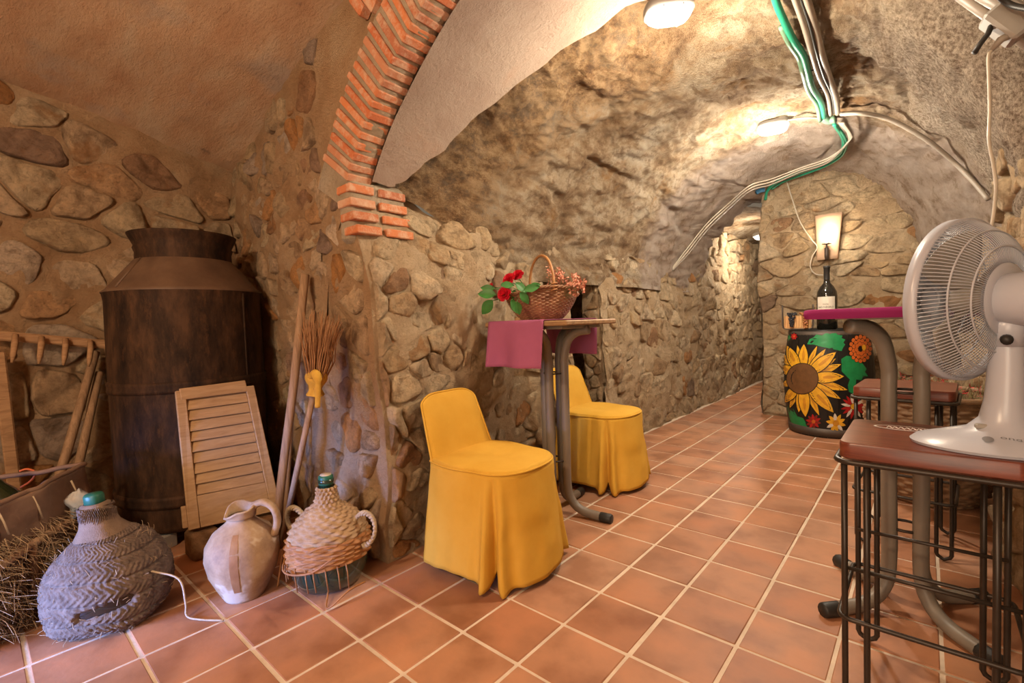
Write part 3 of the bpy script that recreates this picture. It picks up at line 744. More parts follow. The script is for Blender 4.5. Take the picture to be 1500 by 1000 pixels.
# ------------------------------------------------------------------ bar tables
def table_frame(t, ang, foot=.285, top=1.03, spread=.062):
    for k in range(4):
        a = ang+PI/4+k*PI/2; d = np.array([math.cos(a), math.sin(a), 0]); o = d*spread
        pts = [d*foot+np.array([0, 0, .022]), d*(foot-.05)+np.array([0, 0, .024]), d*(spread+.09)+np.array([0, 0, .035]), d*(spread+.03)+np.array([0, 0, .075]), o+np.array([0, 0, .16])]
        pts += [o+np.array([0, 0, z]) for z in (.4, .6, .8)]
        pts += [o+np.array([0, 0, top-.17]), d*(spread+.025)+np.array([0, 0, top-.075]), d*(spread+.08)+np.array([0, 0, top-.028]), d*(spread+.15)+np.array([0, 0, top-.016])]
        lg = obj('leg', MB().tube(spline(pts, 6), .0235, 12), M['grey_metal'], t)
        e = d*(foot-.035)
        obj('foot_cap', MB().tube([e+np.array([0, 0, .0225]), d*(foot-.03)+np.array([0, 0, .0225]), d*(foot+.022)+np.array([0, 0, .0215]), d*(foot+.03)+np.array([0, 0, .0215])], [.024, .0262, .0262, .022], 10), M['black_plastic'], lg)
    for z in (.30, .78): obj('spacer', MB().tube([(math.cos(q)*.055, math.sin(q)*.055, z) for q in np.linspace(0, 2*PI, 20, endpoint=False)], .005, 6, True), M['dark_rod'], t)
T1 = (-1.548, 2.125); A1 = math.atan2(-.6, .8)
t = thing('bar_table', 'grey steel bar table holding the flower basket', 'table', (*T1, 0), 0)
table_frame(t, A1)
mb = MB(); mb.box((0, -.02, 1.055), (.54, .48, .026), None, .006); obj('tabletop', mb, M['table_wood'], t, False)
mb = MB(); mb.box((0, -.02, 1.033), (.40, .36, .018), None, .003); obj('top_plate', mb, M['grey_metal'], t, False)
def runner(name, label, T, A, w, tl, hang1, hang2, half, ztop, mat, shift=0.0):
    """cloth strip across a table along local b axis, hanging over both edges"""
    a = np.array([math.cos(A), math.sin(A), 0]); b_ = np.array([-math.sin(A), math.cos(A), 0])
    path = []
    for q in np.linspace(0, 1, 14): path.append((-half-.006-.02*(1-q), ztop-hang1*(1-q)))
    for q in np.linspace(0, 1, 16): path.append((-half+2*half*q, ztop+.003))
    for q in np.linspace(0, 1, 14): path.append((half+.006+.015*q, ztop-hang2*q))
    path = np.array(path); G = np.zeros((len(path), 24, 3))
    for j, s_ in enumerate(np.linspace(-1, 1, 24)):
        for i, (pb, z) in enumerate(path):
            drop = max(0, ztop-z)
            fold = drop*.13*math.sin(s_*4.2+.6)+drop*.10*s_*s_
            side = s_*w/2*(1-.28*drop)+shift
            sgn = -1 if pb < 0 else 1
            G[i, j] = np.array([T[0], T[1], 0])+a*side+b_*(pb+sgn*fold*.8)+np.array([0, 0, z])
    o = obj(name, MB().grid(G), mat); o.modifiers.new('th', 'SOLIDIFY').thickness = .003
    return o
o = runner('table_runner', '', (T1[0], T1[1]-.02), 0.0, .37, .5, .235, .20, .242, 1.069, M['purple'], -.045)
tag(o, 'mauve cloth runner hanging over bar table under the flower basket', 'tablecloth')
T2 = (-.055, 2.15)
t = thing('bar_table', 'grey steel bar table with a magenta cloth beside the fan', 'table', (*T2, 0), 0)
table_frame(t, .02)
mb = MB(); mb.lathe([(.001, 1.036), (.20, 1.036), (.205, 1.042), (.20, 1.05), (.001, 1.05)], 40); obj('top_plate', mb, M['box_grey'], t)
mb = MB(); mb.box((0, 0, 1.057), (.515, .515, .022), None, .006); obj('tabletop', mb, M['table_wood'], t, False)
mb = MB()
def rr(hx, hy, r, n=6):
    out = []
    for cx, cy, a0 in ((hx-r, hy-r, 0), (-hx+r, hy-r, PI/2), (-hx+r, -hy+r, PI), (hx-r, -hy+r, 3*PI/2)):
        for k in range(n+1): a = a0+PI/2*k/n; out.append((cx+r*math.cos(a), cy+r*math.sin(a)))
    return np.array(out)
rings = [np.c_[rr(0.262, 0.262, .03), np.full(28, 1.042+.004*math.sin(0))], np.c_[rr(0.266, 0.266, .03), np.full(28, 1.055)], np.c_[rr(0.264, 0.264, .03), np.full(28, 1.071)], np.c_[rr(0.253, 0.253, .03), np.full(28, 1.075)], np.c_[rr(.1, .1, .03), np.full(28, 1.076)], np.c_[rr(.01, .01, .003), np.full(28, 1.076)]]
mb.grid(np.array(rings), cv=True)
for V in mb.v: V += np.array([*T2, 0])
tag(obj('tablecloth', mb, M['magenta']), 'magenta cloth pulled over the bar table top beside the fan', 'tablecloth')

# ------------------------------------------------------------------ stools
def make_stool(label, loc, rz, logo=False, sz=.36):
    t = thing('bar_stool', label, 'stool', loc, rz, 'wire-legged wooden bar stools'); h = sz/2; zt = .72
    O = rr(h, h, .028); n = len(O)
    mb = MB(); mb.grid(np.array([np.c_[O*.96, np.full(n, zt-.046)], np.c_[O, np.full(n, zt-.040)], np.c_[O, np.full(n, zt-.005)], np.c_[O*.985, np.full(n, zt)]]), cv=True)
    mb.add(np.c_[O*.985, np.full(n, zt)], [tuple(range(n))]); mb.add(np.c_[O*.96, np.full(n, zt-.046)], [tuple(range(n-1, -1, -1))])
    obj('seat', mb, M['mahogany'], t, True, 35)
    obj('seat_ring', MB().tube(np.c_[rr(h+.006, h+.006, .034), np.full(n, zt-.050)], .0075, 8, True), M['dark_rod'], t)
    k = h-.012
    for sx in (-1, 1):
        for sy in (-1, 1):
            a = np.array([sx*k, sy*k, 0]); b_ = np.array([sx*(k-.048), sy*k, 0])
            pts = [a+(0, 0, zt-.05), a+(0, 0, .35), a+(0, 0, .03), a*.5+b_*.5+a*0+np.array([0, 0, .008]), b_+(0, 0, .03), b_+(0, 0, .35), b_+(0, 0, zt-.05)]
            P = [np.asarray(p, float) for p in pts]
            obj('leg', MB().tube(np.array([P[0], P[1], P[2], P[2]*.8+P[3]*.2+np.array([0, 0, -.006]), P[3], P[4]*.8+P[3]*.2+np.array([0, 0, -.006]), P[4], P[5], P[6]]), .0075, 8), M['dark_rod'], t)
    obj('foot_rail', MB().tube(np.c_[rr(k+.013, k+.013, .03), np.full(n, .245)], .0065, 8, True), M['dark_rod'], t)
    for sy in (-1, 1): obj('stretcher', MB().tube([(-k, sy*(k-.02), .37), (k, sy*(k-.02), .37)], .0055, 8), M['dark_rod'], t)
    if logo:
        # printed oval emblem with script strokes
        q = np.linspace(0, 2*PI, 48, endpoint=False); c = np.array([-.05, .085]); V = []; 
        a_, b_ = .072, .032
        outer = np.c_[c[0]+a_*np.cos(q), c[1]+b_*np.sin(q), np.full(48, zt+.0012)]; inner = np.c_[c[0]+(a_-.006)*np.cos(q), c[1]+(b_-.006)*np.sin(q), np.full(48, zt+.0012)]
        mbl = MB().grid(np.array([inner, outer]), cv=True)
        for k_ in range(7):
            x0 = c[0]-.040+k_*.0135; 
            mbl.tube([(x0, c[1]-.011, zt+.0012), (x0+.003, c[1]+.011, zt+.0012), (x0+.008, c[1]+.002, zt+.0012), (x0+.0115, c[1]-.009, zt+.0012)], .0016, 4, flat=1)
        obj('printed_emblem', mbl, M['white_print'], t, False)
    return t
make_stool('wooden bar stool with a printed oval emblem, holding the white fan', (.004, 1.690, 0), 0.0, True)
make_stool('wooden bar stool with wire legs between steel table and wicker basket', (-.07, 2.83, 0), -.06, False, .35)

# ------------------------------------------------------------------ fan
def make_fan():
    base = np.array([.140, 1.635, .720]); t = thing('desk_fan', 'white plastic desk fan standing on the front bar stool', 'fan', tuple(base))
    # base shell
    n = 44; q = np.arange(n)*2*PI/n
    def ell(a, b_, z, cx=0): return np.c_[cx+a*np.cos(q), b_*np.sin(q), np.full(n, z)]
    rings = [ell(.150, .110, .001, -.02), ell(.153, .113, .008, -.02), ell(.142, .103, .020, -.018), ell(.105, .078, .034, -.01), ell(.065, .055, .050, 0), ell(.044, .042, .075, .002), ell(.037, .037, .12, .004), ell(.033, .033, .20, .006), ell(.030, .030, .28, .006), ell(.028, .028, .30, .006)]
    mb = MB().grid(np.array(rings), cv=True); mb.f = mb.f; mb.add(rings[0], [tuple(range(n-1, -1, -1))]); mb.add(rings[-1], [tuple(range(n))])
    obj('base', mb, M['fan'], t, True, 60)
    # emblem disc and wordmark printed on the base (towards the camera side)
    def bs(x, y): # base surface height
        d = math.hypot((x+.02)/.15, y/.11); return float(np.interp(d, [0.3, .45, .72, .95, 1.0], [.062, .047, .035, .021, .009]))+.0015
    ex, ey = -.030, -.078
    mbl = MB(); c = np.array([ex, ey]); V = [(ex, ey, bs(ex, ey)+.0005)]+[(ex+.010*math.cos(a), ey+.010*math.sin(a), bs(ex+.010*math.cos(a), ey+.010*math.sin(a))) for a in np.linspace(0, 2*PI, 16, endpoint=False)]
    mbl.add(V, [(0, 1+i, 1+(i+1) % 16) for i in range(16)]); obj('round_emblem', mbl, M['fan_logo'], t)
    def text(body, size, mat, nm, fn, parent):
        cu = bpy.data.curves.new(nm, 'FONT'); cu.body = body; cu.size = size; cu.resolution_u = 2
        tmp = bpy.data.objects.new('tmp', cu); me = bpy.data.meshes.new_from_object(tmp); bpy.data.objects.remove(tmp)
        V = np.array([v.co[:] for v in me.vertices]); W = fn(V)
        for v, p in zip(me.vertices, W): v.co = p
        me.materials.clear(); me.materials.append(mat)
        return obj(nm, me, mat, parent, False)
    global TEXT; TEXT = text
    text('ondo', .024, M['fan_logo'], 'wordmark', lambda V: np.array([(ex+.020+v[0], ey+v[1]*.7+.004, bs(ex+.02+v[0], ey+v[1]*.7+.004)+.001) for v in V]), t)
    obj('push_buttons', MB().box((-.035, -.035, .058), (.030, .016, .012), rotz(.2), .003), M['box_grey'], t, False)
    # neck, motor
    obj('neck', MB().tube([(.006, 0, .25), (.006, 0, .30), (.006, 0, .325)], [.034, .036, .030], 20), M['fan'], t)
    obj('tilt_knob', MB().tube([(.003, -.034, .268), (.002, -.052, .266)], [.012, .011], 12), M['black_plastic'], t)
    ax = np.array([-.86, .50, .03]); ax /= np.linalg.norm(ax); hub = np.array([-.004, 0, .362])
    u = np.cross(ax, (0, 0, 1.0)); u /= np.linalg.norm(u); v = np.cross(u, ax)
    def fr(r, a, d): return hub+ax*d+r*(math.cos(a)*u+math.sin(a)*v)
    prof = [(.004, -.145), (.035, -.143), (.052, -.130), (.060, -.105), (.062, -.04), (.060, 0.0), (.045, .012)]
    mb = MB().grid(np.array([[fr(r, a, d) for a in np.linspace(0, 2*PI, 32, endpoint=False)] for r, d in prof]), cv=True); obj('motor_housing', mb, M['fan'], t)
    R = .200; zc = .075   # rim plane distance along the axis
    def ringt(r, d, rad, nm, parent=t, k=64): return obj(nm, MB().tube([fr(r, a, d) for a in np.linspace(0, 2*PI, k, endpoint=False)], rad, 8, True), M['fan_wire'], parent)
    # outer band
    mb = MB().grid(np.array([[fr(r, a, d) for a in np.linspace(0, 2*PI, 72, endpoint=False)] for r, d in ((R-.004, zc-.013), (R+.004, zc-.013), (R+.005, zc+.013), (R-.003, zc+.013), (R-.004, zc-.013))]), cv=True); obj('guard_rim', mb, M['fan'], t)
    # rear guard: solid inner dish + radial wires
    mb = MB().grid(np.array([[fr(r, a, d) for a in np.linspace(0, 2*PI, 48, endpoint=False)] for r, d in ((.060, -.012), (.085, -.012), (.090, -.006))]), cv=True); obj('rear_dish', mb, M['fan'], t)
    rg = MB(); nw = 124
    def rear(f): r = .088+(R-.088)*f; return r, -.010+.075*(f**2.6)
    for k in range(nw):
        a = 2*PI*k/nw; rg.tube([fr(rear(f)[0], a+.10*f, rear(f)[1]) for f in np.linspace(0, 1, 8)], .0013, 4)
    ob = obj('rear_guard', rg, M['fan_wire'], t); 
    for f in (.35, .7): ringt(rear(f)[0], rear(f)[1]-.002, .0022, 'guard_ring')
    fg = MB()
    def front(f): r = .035+(R-.035)*f; return r, zc+.075*(1-f**2.2)
    for k in range(nw):
        a = 2*PI*k/nw; fg.tube([fr(front(f)[0], a-.35*f, front(f)[1]) for f in np.linspace(0, 1, 8)], .0016, 4)
    obj('front_guard', fg, M['fan_wire'], t)
    for f in (.3, .55, .8): ringt(front(f)[0], front(f)[1], .002, 'guard_ring')
    mb = MB().grid(np.array([[fr(r, a, d) for a in np.linspace(0, 2*PI, 32, endpoint=False)] for r, d in ((.040, zc+.072), (.036, zc+.078), (.001, zc+.080))]), cv=True); obj('front_badge', mb, M['fan'], t)
    for k in range(3):
        a0 = k*2*PI/3; G = np.zeros((10, 12, 3))
        for i, f in enumerate(np.linspace(0, 1, 10)):
            for j, g in enumerate(np.linspace(-1, 1, 12)):
                r = .03+.14*f; w_ = (.35+.5*math.sin(min(1, f*1.2)*PI*.6)); G[i, j] = fr(r, a0+g*w_*.75, zc-.01+.022*g*(1-.3*f))
        o = obj('blade', MB().grid(G), M['box_grey'], t); o.modifiers.new('th', 'SOLIDIFY').thickness = .002
    mb = MB().grid(np.array([[fr(r, a, d) for a in np.linspace(0, 2*PI, 24, endpoint=False)] for r, d in ((.03, 0.0), (.034, .03), (.034, zc+.01), (.02, zc+.025), (.001, zc+.027))]), cv=True); obj('blade_hub', mb, M['box_grey'], t)
    obj('power_cord', MB().tube(spline([(.10, .06, .012), (.16, .10, .02), (.18, .11, .25), (.19, .06, .5)], 8), .0035, 6), M['wire_white'], t)
make_fan()

# ------------------------------------------------------------------ rusty vat
def make_vat():
    t = thing('metal_vat', 'tall rusty brown metal vat with flared neck by the fieldstone wall', 'vat', (-3.10, .825, 0)); R = .358; z0 = .075
    def wob(P): return P*np.array([1, 1, 1])+.004*np.stack([vnoise(P*4, 1), vnoise(P*4, 2), 0*P[..., 0]], -1)
    obj('body', MB().lathe([(.001, z0), (R-.03, z0), (R-.01, z0+.005), (R, z0+.03), (R+.002, .4), (R+.004, .8), (R+.003, 1.24), (R+.008, 1.275), (R+.010, 1.285)], 64, fn=wob), M['can'], t)
    obj('shoulder', MB().lathe([(R+.012, 1.281), (R+.013, 1.287), (R-.005, 1.300), (.232, 1.452), (.222, 1.46)], 64, fn=wob), M['can_shoulder'], t)
    obj('shoulder_seam', MB().tube([(.355*math.cos(-1.2), .355*math.sin(-1.2), 1.300), (.23*math.cos(-1.2), .23*math.sin(-1.2), 1.455)], .006, 6), M['can_shoulder'], t)
    obj('neck', MB().lathe([(.224, 1.452), (.222, 1.50), (.230, 1.522), (.225, 1.535), (.236, 1.56), (.250, 1.59), (.252, 1.597), (.245, 1.597), (.228, 1.56), (.214, 1.50), (.214, 1.30)], 64, fn=wob), M['can'], t)
    for z in (.235, .80): obj('hoop', MB().lathe([(R-.004, z-.030), (R+.010, z-.028), (R+.012, z-.012), (R+.008, z), (R+.012, z+.012), (R+.010, z+.028), (R-.004, z+.030)], 64, fn=wob), M['can'], t)
    for k in range(2):
        a = -2.4+k*2.9; obj('seam', MB().tube([((R+.003)*math.cos(a), (R+.003)*math.sin(a), z) for z in (.08, .5, .9, 1.27)], .006, 6), M['can'], t)
    b_ = MB(); b_.box((-2.88, .60, .034), (.10, .08, .072), rotz(.4), .006); tag(obj('support_block', b_, M['box_grey'], None, False), 'pale block propping up the rusty vat', 'block')
    b_ = MB(); b_.box((-3.25, .95, .034), (.16, .12, .072), rotz(.2), .006); tag(obj('support_block', b_, M['old_wood'], None, False), 'wood block behind under the rusty vat', 'block')
make_vat()

# ------------------------------------------------------------------ louvred shutter leaning on the vat
def make_shutter():
    # corners from the photo: bottom on a low ledge, top against the vat
    bl = on_x(276, 776, -2.60); br = on_x(411, 746, -2.545); tl = on_x(256, 570, -2.70); tr = on_x(369, 556, -2.695)
    o = (bl+br)/2; t = thing('louvred_shutter', 'pale wooden louvred shutter leaning on the rusty vat', 'shutter', tuple(o))
    bl, br, tl, tr = [p-o for p in (bl, br, tl, tr)]
    nrm = np.cross(br-bl, tl-bl); nrm /= np.linalg.norm(nrm)
    if nrm[0] < 0: nrm = -nrm
    def q(u, v, d=0): return (bl*(1-u)+br*u)*(1-v)+(tl*(1-u)+tr*u)*v+nrm*d
    def slab(u0, u1, v0, v1, d0, d1, nm, tw=0, m='shutter_wood', nz=.002):
        mb = MB(); V = [q(u, v, d+(tw*(1 if v == v0 else -1))) for d in (d0, d1) for u, v in ((u0, v0), (u1, v0), (u1, v1), (u0, v1))]
        V = np.array(V)+np.random.default_rng(int(v0*99)).normal(0, nz*.5, (8, 3))
        mb.add(V, [(3, 2, 1, 0), (4, 5, 6, 7), (0, 1, 5, 4), (1, 2, 6, 5), (2, 3, 7, 6), (3, 0, 4, 7)])
        ob = obj(nm, mb, M[m], t, False); bv = ob.modifiers.new('bv', 'BEVEL'); bv.width = .004; bv.segments = 2; return ob
    slab(0, .115, 0, .985, -.012, .016, 'stile'); slab(.885, 1, 0, .955, -.012, .016, 'stile')
    slab(.115, .885, .0, .225, -.010, .012, 'bottom_rail'); slab(.05, .90, .915, 1.0, -.010, .018, 'top_rail'); slab(.115, .885, .2, .915, -.011, -.006, 'backing_board')
    n = 9
    for k in range(n):
        v0 = .228+k*(.685/n); slab(.115, .885, v0, v0+.685/n*.97, -.004, .006, 'slat', tw=.006)
    slab(-.055, .0, .02, .17, -.008, .012, 'broken_batten')
    # stones it stands on, hidden in the dark under the vat
    for p in (.15, .85):
        w_ = o+q(p, 0); b_ = MB(); b_.box((w_[0]-.03, w_[1], w_[2]/2-.008), (.12, .12, max(.03, w_[2]-.018)), None, .012); tag(obj('prop_stone', b_, M['stone'], None), 'low stone under the shutter corner '+('behind the clay jug' if p < .5 else 'beside the wicker demijohn'), 'stone', 'stones under the shutter')
make_shutter()

# ------------------------------------------------------------------ rake and poles on the back wall
def make_rake():
    a = on_x(-30, 489, -3.50); b_ = on_x(152, 504, -3.46); o = np.array([a[0], (a[1]+b_[1])/2, 0]); t = thing('wooden_rake', 'old wooden hay rake with pointed teeth behind the rusty vat', 'rake', tuple(o))
    a, b2 = a-o, b_-o; d = (b2-a)/np.linalg.norm(b2-a); mid = (a+b2)/2; L = np.linalg.norm(b2-a)+.12
    ang = math.atan2(d[1], d[0]); el = math.asin(d[2])
    Rm = rotz(ang)@rotax((0, 1, 0), -el)
    mb = MB(); mb.box(mid, (L, .042, .048), Rm, .008); obj('head_beam', mb, M['rake_wood'], t, False)
    for px_ in (24, 62, 97, 133):
        p = on_x(px_, 508, -3.435)-o; p[2] = a[2]+(b2[2]-a[2])*((p[1]-a[1])/(b2[1]-a[1]))
        obj('tooth', MB().tube([p+(0, 0, .01), p+(.03, -.005, -.03), p+(.05, -.015, -.085), p+(.058, -.022, -.125)], [.013, .014, .012, .005], 8), M['rake_wood'], t)
    p = on_x(8, 515, -3.46)-o
    mb = MB(); mb.box((p[0], p[1]-.01, (p[2]-0)/2), (.035, .05, p[2]), rotax((1, 0, 0), .03), .006); obj('handle', mb, M['rake_wood'], t, False)
make_rake()
for (x0, y0, x1, y1, r, lb) in ((140, 515, 84, 700, .020, 'flat weathered stick leaning below the rake beam'), (146, 545, 108, 700, .019, 'round weathered stick leaning beside the rusty vat')):
    p = on_x(x0, y0, -3.50); q_ = on_x(x1, y1, -3.33); d = (q_-p)/np.linalg.norm(q_-p); e = q_+d*(q_[2]/-d[2]-.008) if d[2] < 0 else q_
    o = np.array([e[0], e[1], 0]); t_ = MB().tube([p-o, (p+e)/2-o+np.array([.004, .006, 0]), e-o], [r, r*1.08, r*.95], 8)
    ob = obj('wooden_stick', t_, M['old_wood']); ob.location = o; tag(ob, lb, 'stick')

# ------------------------------------------------------------------ pole and twig broom on the pier
p = on_y(447, 402, 1.14); q_ = on_y(413, 700, .98); d = (q_-p)/np.linalg.norm(q_-p); e = q_+d*(q_[2]/-d[2]); o = np.array([e[0], e[1], 0])
ob = obj('wooden_pole', MB().tube(spline([p-o, (p*.6+e*.4)-o+np.array([.012, 0, 0]), (p*.3+e*.7)-o, e-o], 5), .0205, 10), M['old_wood']); ob.location = o; tag(ob, 'thick bare wooden pole leaning on the stone pier', 'pole')
p = on_y(432, 520, 1.15); q_ = on_y(425, 640, 1.09); d = (q_-p)/np.linalg.norm(q_-p); e = q_+d*(q_[2]/-d[2]); o = np.array([e[0], e[1], 0])
ob = obj('wooden_pole', MB().tube([p-o, (p+e)/2-o, e-o], .012, 8), M['old_wood']); ob.location = o; tag(ob, 'thin wooden pole behind the twig broom', 'pole')
def make_broom():
    hd = on_y(463, 560, 1.01); ft = on_y(428, 722, .98); d = (hd-ft)/np.linalg.norm(hd-ft); e = ft-d*(ft[2]/d[2]); o = np.array([e[0], e[1], 0])
    t = thing('twig_broom', 'upturned twig broom tied with a yellow rag by the stone pier', 'broom', tuple(o)); top = hd+d*.02
    obj('handle', MB().tube([e-o, (e+hd)/2-o, top-o], [.013, .014, .013], 8), M['old_wood'], t)
    r = np.random.default_rng(3); mb = MB(); c = hd-o; up = (d+np.array([0, 0, .9])); up /= np.linalg.norm(up)
    a_ = np.cross(up, (0, 1, 0)); a_ /= np.linalg.norm(a_); b_ = np.cross(up, a_)
    for k in range(170):
        an = r.uniform(0, 2*PI); rd = math.sqrt(r.uniform(0, 1)); L = r.uniform(.22, .31)
        dr = a_*math.cos(an)+b_*math.sin(an); s0 = c-up*.03+dr*rd*.022; s2 = c+up*L*1.0+dr*rd*(.085+.02*r.normal()); s1 = c+up*L*.45+dr*rd*.058+r.normal(0, .006, 3)
        mb.tube([s0, s1, s2+r.normal(0, .006, 3)], [.0028, .0024, .0014], 4, caps=False)
    tag(obj('twigs', mb, M['twig'], t), kind='stuff')
    P = MB(); n = 28; G = []
    for k, zz in enumerate(np.linspace(-.055, .065, 12)):
        G.append([c+up*zz+(a_*math.cos(q)+b_*math.sin(q))*(.036+.010*math.sin(zz*60)+.006*vnoise(np.array([[math.cos(q)*3, math.sin(q)*3, zz*40]]), 3)[0]) for q in np.arange(n)*2*PI/n])
    P.grid(np.array(G), cv=True); rag = obj('rag', P, M['yellow_rag'], t)
    s = c+a_*.0+np.array([.035, -.02, .02])
    obj('rag_knot', MB().tube(spline([c+np.array([.02, -.03, .03]), c+np.array([.055, -.03, .045]), c+np.array([.075, -.03, .02]), c+np.array([.07, -.03, -.05]), c+np.array([.062, -.03, -.10])], 5), [.016]*5+[.02]*6+[.012]*10, 8), M['yellow_rag'], rag)
make_broom()

# ------------------------------------------------------------------ clay jug
def make_jug():
    c = np.array([-2.085, .695, 0]); t = thing('clay_jug', 'broken-rimmed clay jug with one handle in front of the louvred shutter', 'jug', tuple(c), .3)
    pr = [(.001, 0), (.072, 0), (.078, .01), (.098, .05), (.124, .11), (.136, .17), (.131, .22), (.105, .265), (.066, .295), (.050, .31), (.047, .325)]
    obj('body', MB().lathe(pr, 48), M['clay'], t)
    n = 40; G = []
    for i, f in enumerate(np.linspace(0, 1, 9)):
        row = []
        for k in range(n):
            a = 2*PI*k/n; top = .048-.034*max(0, math.cos(a+1.9))**1.5-.012*max(0, math.cos(3*a+1)); r_ = .047+.012*f*f
            row.append((r_*math.cos(a), r_*math.sin(a), .322+top*f))
        G.append(row)
    ob = obj('broken_neck', MB().grid(np.array(G), cv=True), M['clay'], t); ob.modifiers.new('th', 'SOLIDIFY').thickness = .008
    hd = np.array([math.cos(.55), math.sin(.55), 0])
    obj('handle', MB().tube(spline([hd*.046+(0, 0, .355), hd*.085+np.array([0, 0, .372]), hd*.125+np.array([0, 0, .345]), hd*.138+np.array([0, 0, .29]), hd*.122+np.array([0, 0, .235])], 6), .014, 10, flat=1.4), M['clay'], t)
    G = []
    for f in np.linspace(0, 1, 14):
        z = .06+.22*f; r_ = float(np.interp(z, [p[1] for p in pr[1:]], [p[0] for p in pr[1:]]))+.0015
        G.append([(r_*math.cos(a), r_*math.sin(a), z) for a in np.linspace(-.98, -.76, 6)])
    obj('brown_band', MB().grid(np.array(G)), M['clay_band'], t)
make_jug()

# ------------------------------------------------------------------ weave helper
def weave(prof, rows, stakes, amp, n_per=4, fn=None):
    """wicker surface: prof list (r,z); rows strands, alternating over/under stakes"""
    pr = np.asarray(prof, float); L = np.r_[0, np.cumsum(np.linalg.norm(np.diff(pr, axis=0), axis=1))]; L /= L[-1]
    nv = rows*5+1; nu = stakes*n_per; v = np.linspace(0, 1, nv); a = np.arange(nu)*2*PI/nu
    r = np.interp(v, L, pr[:, 0]); z = np.interp(v, L, pr[:, 1]); k = np.floor(v*rows*.9999); ph = v*rows-k
    bul = np.abs(np.sin(ph*PI))**.7
    off = amp*(bul[:, None]*(.55+.75*np.cos(stakes/2*a[None, :]+PI*k[:, None])))-amp*.4
    off = off+amp*.35*vnoise(np.stack([a[None, :]*9+0*v[:, None], v[:, None]*rows*1.7+0*a[None, :], 0*off], -1), 3)
    P = np.stack([(r[:, None]+off)*np.cos(a), (r[:, None]+off)*np.sin(a), z[:, None]+0*a], -1)
    if fn is not None: P = fn(P)
    mb = MB().grid(P, cv=True); mb.f = [f[::-1] for f in mb.f]; return mb
# ------------------------------------------------------------------ wicker demijohn
def make_demijohn():
    c = np.array([-1.903, .966, 0]); t = thing('wicker_demijohn', 'green glass demijohn in a torn wicker jacket beside the clay jug', 'demijohn', tuple(c))
    obj('glass_body', MB().lathe([(.001, .0), (.10, .0), (.125, .012), (.150, .06), (.158, .13), (.152, .20), (.12, .26), (.06, .31), (.030, .345), (.028, .42), (.033, .425), (.033, .436), (.02, .437)], 48), M['green_glass'], t)
    obj('upper_weave', weave([(.160, .195), (.152, .235), (.125, .275), (.085, .312), (.050, .335), (.040, .37), (.038, .405)], 16, 30, .0075), M['wicker_pale'], t)
    obj('lower_weave', weave([(.163, .095), (.168, .14), (.168, .19), (.160, .215)], 9, 26, .0085, fn=lambda P: P+np.stack([0*P[..., 0], 0*P[..., 0], .16*P[..., 0]*(1-sstep(.10, .2, P[..., 2]))], -1)), M['wicker_orange'], t)
    obj('cap', MB().lathe([(.001, .452), (.026, .452), (.030, .447), (.030, .415), (.026, .412)], 24), M['cap_green'], t)
    obj('cork', MB().lathe([(.001, .455), (.022, .455), (.023, .451)], 16), M['cork'], t)
    r = np.random.default_rng(9)
    for k in range(12):
        a = -2.9+k*.26+r.normal(0, .05); l = r.uniform(.03, .09)
        obj('stake', MB().tube([(.168*math.cos(a), .168*math.sin(a), .13), (.172*math.cos(a+.02), .172*math.sin(a+.02), .10), (.168*math.cos(a+.05), .168*math.sin(a+.05), .10-l*.8)], .0028, 5), M['wicker_orange'], t)
    for sg, an in ((1, .45), (-1, 3.5)):
        d = np.array([math.cos(an), math.sin(an), 0]); sd = np.array([-d[1], d[0], 0]); hp = []
        for q in np.linspace(-1.6, 3.3, 44): hp.append(d*(.172+.05*math.cos(q))+np.array([0, 0, .235+.062*math.sin(q)])+sd*.012*math.sin(q))
        hp = np.array(hp); h = obj('rope_handle', MB().tube(hp, .007, 8), M['rope'], t)
        for s_ in range(3):
            ph = s_*2*PI/3; st = [p+.0075*(math.cos(i*.9+ph)*sd+math.sin(i*.9+ph)*np.array([0, 0, 1.0])) for i, p in enumerate(hp)]
            obj('strand', MB().tube(np.array(st), .0058, 6), M['rope'], h)
    for pts in ([(.10, -.14, .20), (.17, -.12, .235), (.26, -.10, .262)], [(-.16, -.07, .17), (-.02, -.185, .115), (.12, -.15, .13), (.20, -.09, .19)], [(-.115, -.145, .15), (-.118, -.155, .08), (-.13, -.165, .0)], [(.13, -.08, .03), (.20, -.12, .01), (.235, -.05, .06), (.22, .03, .055)]):
        obj('loose_cane', MB().tube(spline(pts, 6), .004, 6), M['wicker_orange'], t)
make_demijohn()

